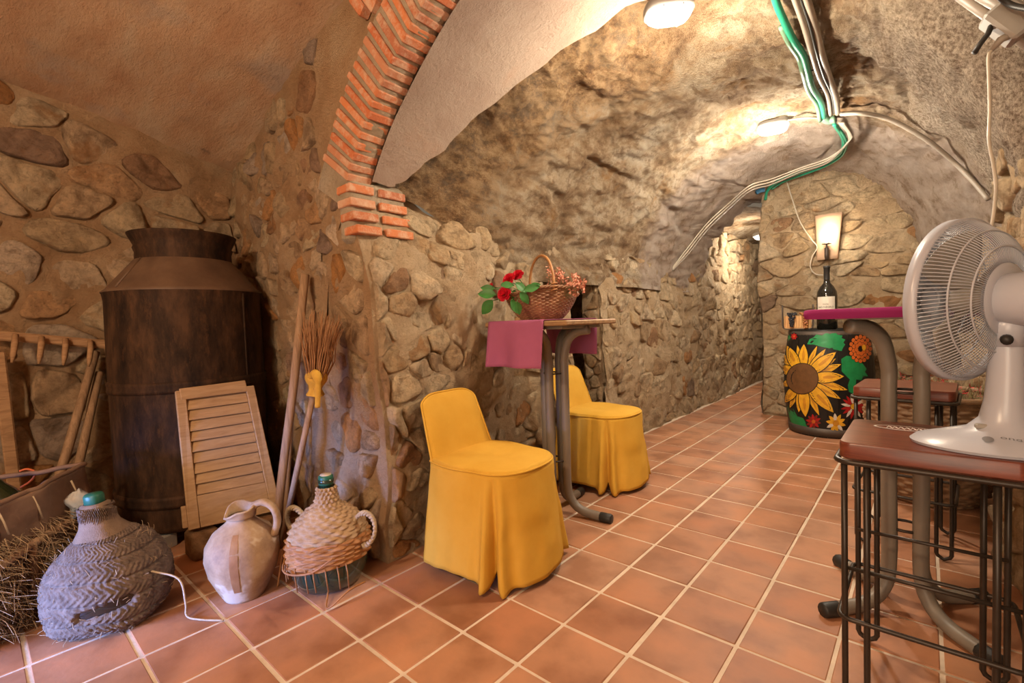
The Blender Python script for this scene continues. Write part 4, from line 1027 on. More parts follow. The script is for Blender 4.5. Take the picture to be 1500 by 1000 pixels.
# ------------------------------------------------------------------ esparto covered demijohn
def make_esparto():
    c = np.array([-2.32, .325, 0]); t = thing('esparto_demijohn', 'squat demijohn in a torn plaited esparto cover on the floor', 'demijohn', tuple(c), .15)
    tilt = rotax((1, -.3, 0), .07)
    def fn(P):
        sq = 1+.06*np.cos(2*np.arctan2(P[..., 1], P[..., 0])+.6); Q = P*np.stack([sq, 1/sq, 1+0*sq], -1); Q = Q+.010*np.stack([vnoise(Q*7, 1), vnoise(Q*7, 2), vnoise(Q*7, 3)], -1)
        return (Q*np.array([.86, .86, 1.08]))@tilt.T+np.array([0, .0, .010])
    # plaited bands: herringbone relief, ridge at every band seam
    pr = np.array([(.02, .002), (.165, .0), (.200, .03), (.212, .09), (.208, .15), (.188, .205), (.150, .25), (.10, .285), (.062, .31), (.055, .33), (.052, .395)])
    L = np.r_[0, np.cumsum(np.linalg.norm(np.diff(pr, axis=0), axis=1))]; L /= L[-1]; nv, nu = 190, 300
    v = np.linspace(0, 1, nv); a = np.arange(nu)*2*PI/nu; r = np.interp(v, L, pr[:, 0]); z = np.interp(v, L, pr[:, 1])
    A, Vv = np.meshgrid(a, v); band = Vv*9+A/(2*PI)*1.0; bf = band-np.floor(band)
    her = np.sin(A*52+np.abs(bf-.5)*22)*.5+.5
    off = .0062*her**.8*np.minimum(1, np.minimum(bf, 1-bf)*9)+.0030*vnoise(np.stack([A*30, Vv*90, 0*A], -1), 4)-.007*np.exp(-(np.minimum(bf, 1-bf)/.05)**2)
    # torn opening at the front
    Aw = (A-5.85+PI) % (2*PI)-PI; tear = np.exp(-((Vv-.42-.055*Aw)/.026)**2)*(1-sstep(.34, .52, np.abs(Aw))); off = off-.045*tear
    P = np.stack([(r[:, None]+off)*np.cos(A), (r[:, None]+off)*np.sin(A), z[:, None]+0*A], -1)
    mb = MB().grid(fn(P), cv=True); mb.f = [f[::-1] for f in mb.f]
    # open the tear
    obj('plaited_cover', mb, M['esparto'], t)
    g = MB().lathe([(.001, .01), (.15, .012), (.190, .06), (.196, .10), (.190, .15), (.15, .22), (.05, .29)], 40, fn=fn); obj('glass_body', g, M['bottle_glass'], t)
    obj('neck_cloth', MB().lathe([(.090, .295), (.066, .325), (.055, .36), (.048, .40), (.036, .404)], 30, fn=fn), M['burlap'], t)
    obj('cap', MB().lathe([(.001, .436), (.028, .436), (.033, .430), (.033, .396), (.028, .394)], 24, fn=fn), M['cap_green'], t)
    r_ = np.random.default_rng(4); mb = MB()
    for k in range(260):
        aa = r_.uniform(0, 2*PI); vv = r_.uniform(.15, .8); rr_ = float(np.interp(vv, L, pr[:, 0]))+.003; zz = float(np.interp(vv, L, pr[:, 1]))
        p0 = np.array([rr_*math.cos(aa), rr_*math.sin(aa), zz]); dd = r_.normal(0, 1, 3); dd /= np.linalg.norm(dd); out = p0/np.linalg.norm(p0)
        p1 = p0+out*.008+dd*.014; Q = fn(np.array([p0, p1, p1+dd*.008])); Q[:, 2] = np.maximum(Q[:, 2], .004); mb.tube(Q, [.0012, .001, .0007], 3, caps=False)
    tag(obj('loose_fibres', mb, M['straw'], t), kind='stuff')
    obj('cord', MB().tube(spline([fn(np.array([[.19, .08, .16]]))[0], (.235, .12, .15), (.255, .13, .06), (.26, .13, .01), (.32, .15, .004), (.40, .19, .004)], 6), .0035, 6), M['rope'], t)
make_esparto()

# ------------------------------------------------------------------ straw hamper with a bottle
def make_hamper():
    c = np.array([-2.50, -.06, 0]); t = thing('straw_hamper', 'straw-stuffed wooden hamper with a hide flap beside the esparto demijohn', 'hamper', tuple(c))
    e1 = np.array([-.385, .35, 0]); e2 = np.array([-.20, -.72, 0]); o = np.array([.095, .0, 0])  # front right corner, then back and left
    def q(u, v, z): return o+e1*u+e2*v+np.array([0, 0, z])
    mb = MB(); H = .43
    G = []
    for z in np.linspace(0, H, 14):
        loop = [q(u, 0, z) for u in np.linspace(0, 1, 16)]+[q(1, v, z) for v in np.linspace(.1, 1, 12)]+[q(u, 1, z) for u in np.linspace(.95, 0, 14)]+[q(0, v, z) for v in np.linspace(.9, .1, 12)]
        G.append(loop)
    G = np.array(G); cen = G.mean((0, 1)); G = G+.012*np.stack([fbm(G*8, 3, 1), fbm(G*8, 3, 2), 0*G[..., 0]], -1); G[..., :2] = cen[:2]+(G[..., :2]-cen[:2])*(1+.05*np.sin(np.clip(G[..., 2:3]/H, 0, 1)*PI))
    mb.grid(G, cv=True); obj('straw_body', mb, M['straw'], t)
    b_ = MB(); b_.add([q(0, 0, H-.03), q(1, 0, H-.03), q(1, 1, H-.03), q(0, 1, H-.03)], [(0, 1, 2, 3)]); obj('inner_floor', b_, M['leather'], t)
    # hide flap: drapes over front right corner
    G = []
    for i, u in enumerate(np.linspace(-.03, 1.0, 24)):
        row = []
        for j, s_ in enumerate(np.linspace(0, 1, 16)):
            p = q(u, -.02, H+.02) if False else None
            drop = .11+.09*math.sin(u*3.0)*.6+.05*(1-u)
            row.append(q(u, -.035-.03*s_+.006*math.sin(u*9), H+.035*(1-s_)-drop*s_+.03*u))
        G.append(row)
    G = np.array(G); G = G+.012*np.stack([fbm(G*9, 3, 4), fbm(G*9, 3, 5), .6*fbm(G*9, 3, 6)], -1)
    hf = obj('hide_flap', MB().grid(G), M['leather'], t); hf.modifiers.new('th', 'SOLIDIFY').thickness = .006
    G2 = []
    for v in np.linspace(-.035, 1, 30):
        G2.append([q(-.035-.02*s_+.006*math.sin(v*12), v, H+.035*(1-s_)-(.16+.06*math.sin(v*6+1))*s_) for s_ in np.linspace(0, 1, 14)])
    G2 = np.array(G2); G2 = G2+.014*np.stack([fbm(G2*9, 3, 4), fbm(G2*9, 3, 5), 1.2*fbm(G2*7, 3, 6)], -1)
    h2 = obj('hide_flap', MB().grid(G2), M['leather'], t); h2.modifiers.new('th', 'SOLIDIFY').thickness = .006
    rim = [q(u, -.03, H+.04+.03*u) for u in np.linspace(0, 1, 10)]+[q(1.02, v, H+.07) for v in np.linspace(0, 1, 8)]
    rim = spline(np.array(rim), 4); rim = rim+.012*np.stack([fbm(rim*9, 3, 4), fbm(rim*9, 3, 5), .8*fbm(rim*9, 3, 6)], -1)
    obj('bent_rim', MB().tube(rim, .010, 8), M['leather'], t)
    # bars of the frame seen through the straw
    obj('frame_bar', MB().tube([q(-.055, -.05, .30), q(-.06, .55, .29), q(-.06, 1, .28)], .018, 8), M['old_wood'], t)
    obj('frame_bar', MB().tube([q(.0, -.085, .27), q(.45, -.085, .30), q(.95, -.07, .31)], .016, 8), M['old_wood'], t)
    obj('frame_post', MB().tube([q(-.06, .45, .0), q(-.07, .45, .32)], .016, 8), M['old_wood'], t)
    obj('frame_post', MB().tube([q(.35, -.09, .10), q(.35, -.09, .30)], .014, 8), M['old_wood'], t)
    # straw
    r_ = np.random.default_rng(8); mb = MB()
    for k in range(5200):
        if r_.uniform() < .45:
            u, v = r_.uniform(-.02, 1), -.02-.06*r_.uniform(); n_ = -e2/np.linalg.norm(e2)
        else: u, v = -.02-.06*r_.uniform(), r_.uniform(-.02, 1); n_ = -e1/np.linalg.norm(e1)
        z = .03+.33*r_.uniform()**.8; p0 = q(u, v, z); d = np.array([r_.normal(0, .5), r_.normal(0, .5), -abs(r_.normal(.6, .5))]); d /= np.linalg.norm(d); L = r_.uniform(.04, .13)
        p1 = p0+d*L*.5+n_*r_.uniform(.0, .022); p2 = p0+d*L+n_*r_.uniform(-.01, .02)+r_.normal(0, .008, 3)
        Q = np.array([p0, p1, p2]); Q[:, 2] = np.maximum(Q[:, 2], .004); mb.tube(Q, [.0014, .0013, .0008], 3, caps=False)
    tag(obj('straw_tufts', mb, M['straw'], t), kind='stuff')
    # ties
    for u in (.18, .45, .8): obj('lace', MB().tube([q(u, -.06, H+.035), q(u, -.078, H-.01), q(u+.02, -.082, H-.06)], .0035, 5), M['rope'], t)
    # rag stuffed in the corner
    p = on_x(112, 738, -2.69)-c; n = 30; G = []
    for th_ in np.linspace(.05, PI-.05, 18):
        G.append([p+np.array([math.sin(th_)*math.cos(a)*.042, math.sin(th_)*math.sin(a)*.042, math.cos(th_)*.05]) for a in np.arange(n)*2*PI/n])
    G = np.array(G); G = G+.022*np.stack([fbm(G*26, 3, 1), fbm(G*26, 3, 2), fbm(G*26, 3, 3)], -1)
    ob = obj('rag', MB().grid(G, cv=True), M['rag']); ob.location = c; tag(ob, 'crumpled white and blue rag stuffed into the straw hamper', 'rag')
    # bottle
    bc = np.array([-2.675, .025, H-.026]); g = MB().lathe([(.001, 0), (.085, 0), (.098, .010), (.102, .035), (.088, .07), (.052, .11), (.031, .14), (.023, .165), (.021, .205), (.026, .207), (.027, .22), (.019, .222)], 44); ob = obj('glass_demijohn', g, M['olive_glass']); ob.location = bc; tag(ob, 'dark green glass demijohn standing in the straw hamper', 'demijohn')
    # burlap corner and orange cord
    pts = [on_x(x, y, -2.85)-c for x, y in ((33, 692), (52, 700), (40, 714), (22, 712), (48, 690))]
    for i, ptsx in enumerate(([(30, 714), (45, 704), (52, 692), (40, 687), (28, 690)], [(50, 718), (64, 708), (80, 700), (70, 712), (62, 722), (55, 716)])):
        ob = obj('orange_cord', MB().tube(spline([on_x(x, y, -2.84)-c for x, y in ptsx], 6), .0045, 6), M['orange_cord']); ob.location = c; tag(ob, ['loop of orange cord behind the dark demijohn', 'knotted orange cord lying in the straw hamper'][i], 'cord')
make_hamper()

# ------------------------------------------------------------------ flower basket on the table
def make_basket():
    c = np.array([-1.60, 2.10, 1.0755]); t = thing('wicker_basket', 'oval wicker basket with a tall handle on the bar table', 'basket', tuple(c), 1.18)
    def oval(P):
        f = np.clip(P[..., 2]/.19, 0, 1); ang = np.arctan2(P[..., 1], P[..., 0]); rise = .055*np.cos(2*ang)*-1*f**2
        return np.stack([P[..., 0]*1.42, P[..., 1]*.86, P[..., 2]+rise*.6], -1)
    pr = [(.085, .0), (.108, .03), (.128, .07), (.143, .11), (.152, .15)]
    obj('woven_side', weave(pr, 20, 54, .0042, fn=oval), M['wicker'], t)
    obj('woven_inside', weave([(.145, .148), (.12, .08), (.08, .004)], 12, 40, .003, fn=oval), M['wicker'], t)
    b_ = MB().lathe([(.001, .003), (.087, .003), (.087, 0)], 40, fn=oval); obj('bottom', b_, M['wicker'], t)
    rim = oval(np.array([[(.154*math.cos(a), .154*math.sin(a), .152) for a in np.linspace(0, 2*PI, 90, endpoint=False)]]))[0]
    for s_ in range(3):
        ph = s_*2*PI/3; T = np.roll(rim, -1, 0)-np.roll(rim, 1, 0); T /= np.linalg.norm(T, axis=1)[:, None]; n1 = np.cross(T, (0, 0, 1.0))
        obj('rim_strand', MB().tube(rim+.0055*(np.cos(np.arange(90)*2*PI*18/90+ph)[:, None]*n1+np.sin(np.arange(90)*2*PI*18/90+ph)[:, None]*np.array([0, 0, 1.0])), .005, 6, True), M['wicker'], t)
    y0 = .154*.86; hp = [(0, y0*math.cos(a), .155+.195*math.sin(a)**.8) for a in np.linspace(0, PI, 40)]
    hp = np.array(hp); obj('handle', MB().tube(hp, .0075, 10), M['wicker_orange'], t)
    for sg in (0, -1): obj('handle_binding', MB().tube([hp[sg]+np.array([.016*math.cos(a), .012*math.sin(a)*1, -.012+.0045*a*.6]) for a in np.linspace(0, 6*PI, 40)], .0035, 5), M['wicker_orange'], t)
    return c
BC = make_basket()
def leaf_mesh(L, W, bend=.25):
    G = []
    for f in np.linspace(0, 1, 8):
        w_ = W*math.sin(PI*min(1, f*.96+.03))**.8*(1-.25*f); G.append([(L*f, w_*g*.5, -bend*L*f*f+.12*W*abs(g)) for g in np.linspace(-1, 1, 5)])
    return np.array(G)
def rose(px_, py_, depth_y, size, label, leaves):
    p = on_y(px_, py_, depth_y); b = BC+np.array([-.05, -.06, .10]); o = b
    t = thing('rose', label, 'flower', tuple(o), 0, 'red roses in the wicker basket'); c = p-o; r_ = np.random.default_rng(int(px_))
    obj('stem', MB().tube(spline([(0, 0, 0), c*.5+np.array([0, 0, .02]), c-np.array([0, 0, .01])], 5), .0025, 5), M['leaf'], t)
    axis = c/np.linalg.norm(c)+np.array([.25, -.75, .25]); axis /= np.linalg.norm(axis); u = np.cross(axis, (0, 0, 1)); u /= np.linalg.norm(u); v = np.cross(u, axis); mb = MB()
    for ring, (nn, rad, tilt) in enumerate(((3, .35, .15), (5, .65, .45), (6, .95, .85), (6, 1.1, 1.2))):
        for k in range(nn):
            a = 2*PI*k/nn+ring*.6; d = u*math.cos(a)+v*math.sin(a); s_ = np.cross(axis, d); G = []
            for f in np.linspace(0, 1, 5):
                out = rad*size*math.sin(f*PI/2*.95); up = size*(.75-.35*ring*.5)*f*(1.15-tilt*.35)-size*.25
                G.append([c+d*out*(1-.08*abs(g))+axis*(up+.04*size*f*g*g)+s_*g*size*.55*(.45+.55*f)*(1-.35*f*f) for g in np.linspace(-1, 1, 5)])
            mb.grid(np.array(G))
    obj('bloom', mb, M['red_petal'], t)
    for (lx, ly, L, W, ang) in leaves:
        lp = on_y(lx, ly, depth_y-.02)-o; obj('leaf_stalk', MB().tube(spline([c*.35+np.array([0, 0, .01]), (lp+c*.35)/2+np.array([0, 0, .012]), lp], 4), .0016, 4), M['leaf'], t); G = leaf_mesh(L*1.35, W*1.4); dx = CM[0]*math.cos(ang)+CM[1]*math.sin(ang)+CM[2]*r_.uniform(-.3, .2); dx /= np.linalg.norm(dx); nz_ = -CM[2]+CM[1]*r_.uniform(-.1, .6)+CM[0]*r_.uniform(-.4, .4); nz_ = nz_-dx*(nz_@dx); nz_ /= np.linalg.norm(nz_); Rm = np.stack([dx, np.cross(nz_, dx), nz_], 1); obj('leaf', MB().grid(G@Rm.T+lp), M['leaf'], t)
rose(745, 408, 1.88, .034, 'red rose in the middle of the wicker basket bouquet', [(742, 420, .06, .04, -2.0), (755, 415, .055, .04, -.6), (768, 425, .06, .035, .3)])
rose(758, 402, 1.92, .032, 'red rose standing highest in the wicker basket bouquet', [(752, 425, .06, .04, -1.2), (762, 428, .055, .035, -.9), (775, 422, .05, .03, .4)])
rose(738, 430, 1.83, .038, 'large open red rose lowest in the wicker basket bouquet', [(726, 432, .07, .045, 3.0), (722, 440, .07, .05, -2.3), (748, 440, .055, .035, -1.0), (757, 442, .05, .03, -1.3)])
rose(719, 418, 1.84, .014, 'small rosebud at the edge of the wicker basket bouquet', [(724, 423, .055, .032, 3.0), (734, 418, .05, .035, .1)])
r_ = np.random.default_rng(12); mb = MB(); st = MB()
for k in range(100):
    xx = r_.uniform(803, 856); p = on_y(xx, 403+(xx-803)*.32+r_.normal(0, 6), 2.17+r_.normal(0, .03))
    for q in range(5):
        d = r_.normal(0, 1, 3); d /= np.linalg.norm(d); e_ = np.cross(d, r_.normal(0, 1, 3)); e_ /= np.linalg.norm(e_)
        mb.add([p, p+d*.014+e_*.006, p+d*.019, p+d*.014-e_*.006], [(0, 1, 2, 3)])
    st.tube([BC+np.array([.05, .03, .08]), p], .001, 3, caps=False)
t = thing('dried_flowers', 'bunch of dried red and white flowers at the basket end', 'flowers', tuple(BC+np.array([.05, .03, .08])))
for nm, m_, mt in (('blossoms', mb, 'dry_petal'), ('stems', st, 'dry_grass')):
    m_.v = [V-(BC+np.array([.05, .03, .08])) for V in m_.v]; tag(obj(nm, m_, M[mt], t), kind='stuff')

# ------------------------------------------------------------------ painted barrel
BAR = np.array([-.66, 5.03, 0.0]); BH = .915
def br(z): return .292+.048*(1-((z-BH/2)/(BH/2))**2)
def bar_hit(x, y, off=.0015):
    v = ray(x, y); tc_ = math.hypot(BAR[0], BAR[1])/math.hypot(v[0], v[1]); t = np.linspace(tc_*.90, tc_*1.02, 260); X = CAM+t[:, None]*v; d = np.hypot(X[:, 0]-BAR[0], X[:, 1]-BAR[1])-br(X[:, 2])-off
    k = int(np.argmax(d < 0))
    if d[k] < 0 and k > 0: q = d[k-1]/(d[k-1]-d[k]); X[k] = X[k-1]*(1-q)+X[k]*q
    if d[k] >= 0:   # grazing: nearest point on the silhouette
        k = int(np.argmin(d)); 
    p = X[k]-BAR; a = math.atan2(p[1], p[0]); z = p[2]; return np.array([(br(z)+off)*math.cos(a), (br(z)+off)*math.sin(a), z])
def make_barrel():
    t = thing('wine_barrel', 'black wine barrel painted with a big sunflower and small flowers', 'barrel', tuple(BAR))
    n = 26
    for k in range(n):  # staves
        a0, a1 = 2*PI*k/n+.004, 2*PI*(k+1)/n-.004; G = []
        for z in np.linspace(.0, BH, 15): G.append([(br(z)*math.cos(a), br(z)*math.sin(a), z) for a in np.linspace(a0, a1, 5)])
        obj('stave', MB().grid(np.array(G)[:, ::-1]), P_['black'], t)
    obj('barrel_head', MB().lathe([(.001, BH-.02), (.280, BH-.02), (.280, BH), (.292, BH), (.290, .5), (.26, .02), (.001, .02)], 52), P_['black'], t)
    for z in (.045, BH-.045): obj('hoop', MB().lathe([(br(z)-.002, z-.035), (br(z)+.003, z-.035), (br(z+.035)+.003, z+.035), (br(z)-.004, z+.035)], 64), M['iron'], t)
    def patch(pts, mat, nm, off, c=None):
        pts = np.array(pts, float); c = pts.mean(0) if c is None else np.array(c)
        mb = MB(); rings = []
        for q in (1, .66, .33): rings.append([bar_hit(*(c+(p-c)*q), off) for p in pts])
        V = np.concatenate([np.array(rings[0]), np.array(rings[1]), np.array(rings[2]), [bar_hit(*c, off)]]); m = len(pts); Fc = []
        for a in range(2):
            for i in range(m): Fc.append((a*m+i, a*m+(i+1) % m, (a+1)*m+(i+1) % m, (a+1)*m+i))
        for i in range(m): Fc.append((2*m+i, 2*m+(i+1) % m, 3*m))
        return obj(nm, mb.add(V, Fc), P_[mat], t)
    K = lambda x, y: (1120+x/4.165, 420+y/4.165)
    sc = np.array(K(230, 560)); R0 = 23.0
    tips = [(440, 395, 8.5), (375, 375, 5), (322, 357, 4), (490, 545, 8), (472, 470, 6), (440, 435, 5), (512, 630, 6), (425, 770, 9), (468, 685, 6), (335, 788, 5), (250, 797, 8), (208, 768, 6), (152, 742, 4.5), (122, 708, 7), (98, 600, 5), (92, 480, 7), (104, 405, 6), (135, 355, 8), (200, 352, 4), (240, 345, 7)]
    def petal(base, tip, w_, n=9):
        b_, e_ = np.array(base), np.array(tip); d = e_-b_; nn = np.array([-d[1], d[0]]); nn /= np.linalg.norm(nn); L = []
        for f in np.linspace(0, 1, n): L.append(b_+d*f+nn*w_*math.sin(PI*min(1, .18+.82*f))**.85)
        for f in np.linspace(1, 0, n)[1:]: L.append(b_+d*f-nn*w_*math.sin(PI*min(1, .18+.82*f))**.85)
        return L
    order = sorted(range(len(tips)), key=lambda i: tips[i][2])
    for zi, i in enumerate(order):
        x, y, w_ = tips[i]; tip = np.array(K(x, y)); d = tip-sc; base = sc+d/np.linalg.norm(d)*R0*.72
        o1 = .0016+.00035*zi
        patch(petal(base, tip+d*.012, w_+1.0), 'black', 'petal_outline', o1); patch(petal(base, tip-d*.02, w_-.2), 'yellow', 'petal', o1+.0002)
        mid = base*.45+tip*.55; patch(petal(base*.7+tip*.3, mid*.5+tip*.5, w_*.28), 'gold', 'petal_shade', o1+.0003)
    circ = lambda c, rx, ry, n=26: [(c[0]+rx*math.cos(a), c[1]+ry*math.sin(a)) for a in np.linspace(0, 2*PI, n, endpoint=False)]
    patch(circ(sc, R0+1, R0+.2), 'black', 'disc_outline', .0092); patch(circ(sc, R0, R0-.8), 'brown', 'sunflower_disc', .0095)
    for poly in ([(260, 350), (275, 318), (300, 308), (315, 290), (350, 297), (375, 280), (400, 288), (430, 274), (445, 292), (475, 296), (470, 312), (492, 322), (480, 340), (492, 352), (478, 372), (470, 392), (440, 385), (380, 372), (335, 362), (300, 352)],
                 [(468, 440), (500, 420), (540, 425), (570, 440), (600, 470), (622, 500), (612, 518), (632, 545), (600, 548), (590, 570), (560, 565), (555, 600), (545, 655), (515, 640), (508, 600), (520, 565), (495, 540), (470, 515)],
                 [(138, 725), (175, 745), (200, 790), (235, 800), (255, 835), (290, 876), (250, 878), (225, 862), (200, 868), (165, 838), (150, 790)], [(128, 298), (150, 290), (160, 310), (145, 330), (128, 325)],
                 [(600, 655), (628, 660), (636, 720), (634, 800), (612, 806), (598, 740)]):
        patch([K(*p) for p in poly], 'green', 'painted_leaf', .0013)
    def daisy(cx, cy, R, nn, cols, cc, cr, off, w_=.34):
        c = np.array(K(cx, cy)); R /= 4.165
        patch(circ(c, R*1.02, R*1.02, 20), 'black', 'flower_ground', off)
        for k in range(nn):
            a = 2*PI*k/nn+.2; tip = c+R*np.array([math.cos(a), math.sin(a)]); patch(petal(c+(tip-c)*.25, tip, R*w_*2.4/nn*2.2, 5), cols[k % len(cols)], 'petal', off+.0005)
        patch(circ(c, cr/4.165, cr/4.165, 12), cc, 'flower_centre', off+.0012)
    daisy(543, 730, 80, 16, ['red', 'red', 'white'], 'yellow', 18, .0022); daisy(298, 822, 48, 10, ['dred', 'red'], 'orange', 12, .0022)
    daisy(435, 832, 62, 10, ['yellow', 'white', 'yellow'], 'gold', 20, .0026); daisy(180, 302, 22, 7, ['red'], 'orange', 6, .0022)
    c = np.array([585, 378]); r_ = np.random.default_rng(2)
    for ring, (nn, R) in enumerate(((16, 64), (12, 44), (8, 26))):
        for k in range(nn):
            a = 2*PI*k/nn+ring*.3; p = np.array(K(c[0]+R*math.cos(a)*.95, c[1]+R*math.sin(a)*1.15)); patch(circ(p, 3.3, 3.7, 9), 'black', 'petal_outline', .0018+.0004*ring); patch(circ(p, 2.7, 3.1, 9), 'orange', 'petal', .0021+.0004*ring)
    patch(circ(K(607, 370), 3, 4.4, 10), 'yellow', 'flower_centre', .0045)
make_barrel()

# ------------------------------------------------------------------ bottle and grape basket on the barrel
def make_bottle():
    c = np.array([-.645, 4.90, BH+.0005]); t = thing('wine_bottle', 'large dark wine bottle with a cream label on the painted barrel', 'bottle', tuple(c))
    R = .076; pr = [(.001, .0), (R-.006, 0), (R, .008), (R, .29), (R-.004, .325), (R-.026, .37), (.026, .40), (.022, .43), (.022, .50)]
    obj('glass', MB().lathe(pr, 40), M['bottle_glass'], t); obj('capsule', MB().lathe([(.023, .43), (.023, .525), (.026, .527), (.026, .545), (.022, .548), (.001, .548)], 28), M['black_plastic'], t)
    dv = CAM-c; a0 = math.atan2(dv[1], dv[0])-.12; G = []
    for z in np.linspace(.135, .282, 6): G.append([((R+.0008)*math.cos(a), (R+.0008)*math.sin(a), z) for a in np.linspace(a0-.95, a0+.95, 20)])
    lb = obj('label', MB().grid(np.array(G)), M['label'], t)
    for body, sz, z, nm in (('FINCA', .0145, .213, 'label_text'), ('RIO NEGRO', .0215, .186, 'label_text')):
        def fn(V, z=z):
            cx = (V[:, 0].min()+V[:, 0].max())/2; a = a0+(V[:, 0]-cx)/R
            return np.stack([(R+.0016)*np.cos(a), (R+.0016)*np.sin(a), z+V[:, 1]], -1)
        TEXT(body, sz, M['ink'], nm, fn, lb)
make_bottle()
def make_grapes():
    c = np.array([-.872, 4.93, BH+.0005]); dv = CAM-c; a0 = math.atan2(dv[1], dv[0])+PI/2
    t = thing('grape_caddy', 'slatted wooden caddy with iron handles on the painted barrel', 'caddy', tuple(c), a0)
    for k in range(9):
        a = PI+(k+.5)*PI/9
        for sg in (1,):
            x = -.095+.19*(k+.5)/9; mb = MB(); mb.box((x, -.062+.25*x*x*4*.3, .072), (.0195, .006, .105), None, .001); obj('slat', mb, M['bamboo'], t, False)
            mb = MB(); mb.box((x, .062, .072), (.0195, .006, .105), None, .001); obj('slat', mb, M['bamboo'], t, False)
    mb = MB(); mb.box((0, 0, .018), (.20, .125, .010), None, .002); obj('bottom', mb, M['bamboo'], t, False)
    for sg in (-1, 1): mb = MB(); mb.box((sg*.100, 0, .07), (.006, .12, .105), None, .001); obj('end_board', mb, M['bamboo'], t, False)
    for y in (-.072, .072):
        obj('iron_frame', MB().tube(spline([(-.118, y, .20), (-.118, y, .10), (-.116, y, .035), (-.09, y, .010), (0, y, .008), (.09, y, .010), (.116, y, .035), (.118, y, .10), (.118, y, .20)], 6), .0055, 8), M['iron'], t)
    for sx in (-1, 1): obj('iron_handle', MB().tube([(sx*.118, .072*math.cos(q), .198+.022*math.sin(q)) for q in np.linspace(0, PI, 14)], .0055, 8), M['iron'], t)
    def bunch(label, mat, x0, w_, zt, zb, n, seed):
        r_ = np.random.default_rng(seed); mb = MB()
        for k in range(n):
            f = (k+.5)/n; rad = w_*(1-.72*f); mb.sphere((x0+r_.uniform(-1, 1)*rad, -.082-r_.uniform(0, .012), zt+(zb-zt)*f), r_.uniform(.0085, .0105), 10, 6)
        for k in range(int(n*.35)): mb.sphere((x0+r_.uniform(-1, 1)*w_*1.3, -.055+r_.uniform(-.02, .02), zt+r_.uniform(-.004, .012)), .0095, 10, 6)
        g = obj('grapes', mb, M[mat]); g.location = c; g.rotation_euler = (0, 0, a0); tag(g, label, 'grapes')
    bunch('bunch of black grapes hanging over the slatted caddy', 'grape_black', -.045, .026, .14, .032, 34, 1)
    bunch('bunch of reddish grapes hanging over the slatted caddy', 'grape_red', .06, .030, .14, .015, 40, 2)
make_grapes()

# ------------------------------------------------------------------ big floor basket
def make_floor_basket():
    c = np.array([.015, 3.55, 0]); t = thing('floor_basket', 'big dark willow basket on the floor behind the stools', 'basket', tuple(c))
    obj('woven_side', weave([(.20, .002), (.245, .06), (.275, .18), (.292, .34), (.30, .50), (.305, .585)], 28, 40, .009), M['wicker_dark'], t)
    obj('woven_inside', weave([(.297, .585), (.28, .4), (.24, .16), (.0, .05)], 18, 36, .006), M['wicker_dark'], t)
    obj('rim', MB().tube([(.306*math.cos(a), .306*math.sin(a), .59) for a in np.linspace(0, 2*PI, 60, endpoint=False)], .016, 8, True), M['wicker_dark'], t)
    r_ = np.random.default_rng(6); mb = MB(); rd = MB()
    for k in range(420):
        a = r_.uniform(0, 2*PI); q = r_.uniform(.0, .25); p = np.array([q*math.cos(a), q*math.sin(a), .46]); d = np.array([r_.normal(0, .4), r_.normal(0, .4), 1]); d /= np.linalg.norm(d); L = r_.uniform(.10, .24)
        mb.tube([p, p+d*L*.5, p+d*L+r_.normal(0, .02, 3)], [.002, .0018, .001], 3, caps=False)
        if k % 5 == 0:
            e_ = p+d*L
            for s_ in range(4): n_ = r_.normal(0, .012, 3); rd.add([e_, e_+n_, e_+n_*1.5+r_.normal(0, .004, 3)], [(0, 1, 2)])
    t2 = thing('dried_plants', 'dried grasses with red tips filling the big willow basket', 'plants', tuple(c)); tag(obj('dry_stems', mb, M['dry_grass'], t2), kind='stuff'); tag(obj('red_tips', rd, M['red_petal'], t2), kind='stuff')
make_floor_basket()

# ------------------------------------------------------------------ bulkhead lamps
def bulkhead(label, px_, py_, L, W, ang, tilt, off=.03):
    p = vault_hit(px_, py_, off); t = thing('bulkhead_lamp', label, 'lamp', tuple(p), 0, 'oval bulkhead lamps on the vault')
    ax = np.array([math.cos(ang), math.sin(ang), tilt]); ax /= np.linalg.norm(ax); dn = np.array([.12, -.05, -1.0]); dn = dn-ax*(dn@ax); dn /= np.linalg.norm(dn); sd = np.cross(ax, dn); n = 40; q = np.arange(n)*2*PI/n
    def se(a, b_, d, e=.62): return np.array([ax*(a*math.copysign(abs(math.cos(k))**e, math.cos(k)))+sd*(b_*math.copysign(abs(math.sin(k))**e, math.sin(k)))+dn*d for k in q])
    obj('housing', MB().grid(np.array([se(L*.4, W*.4, -.03), se(L*.54, W*.54, -.02), se(L*.56, W*.56, .018), se(L*.5, W*.5, .024), se(L*.4, W*.4, .024)]), cv=True), M['lamp_body'], t)
    obj('diffuser', MB().grid(np.array([se(L*.5, W*.5, .020), se(L*.49, W*.49, .035), se(L*.40, W*.38, .052), se(L*.2, W*.18, .058), se(.002, .002, .059)]), cv=True), M['lamp_glow'], t)
    for f in (-.22, 0, .22): obj('guard_wire', MB().tube([ax*(L*f)+sd*(W*.52*math.cos(a))+dn*(.022+.046*math.sin(a)) for a in np.linspace(0, PI, 12)], .0022, 5), M['lamp_body'], t)
    return p
bulkhead('oval bulkhead lamp glowing beside the plaster edge', 979, 14, .20, .115, .75, .10)
bulkhead('small oval bulkhead lamp glowing by the conduit junction', 1132, 184, .20, .12, .25, 0)
p = np.array([-1.64, 6.95, 2.10]); t = thing('bulkhead_lamp', 'bulkhead lamp glowing inside the far passage', 'lamp', tuple(p), 0, 'oval bulkhead lamps on the vault')
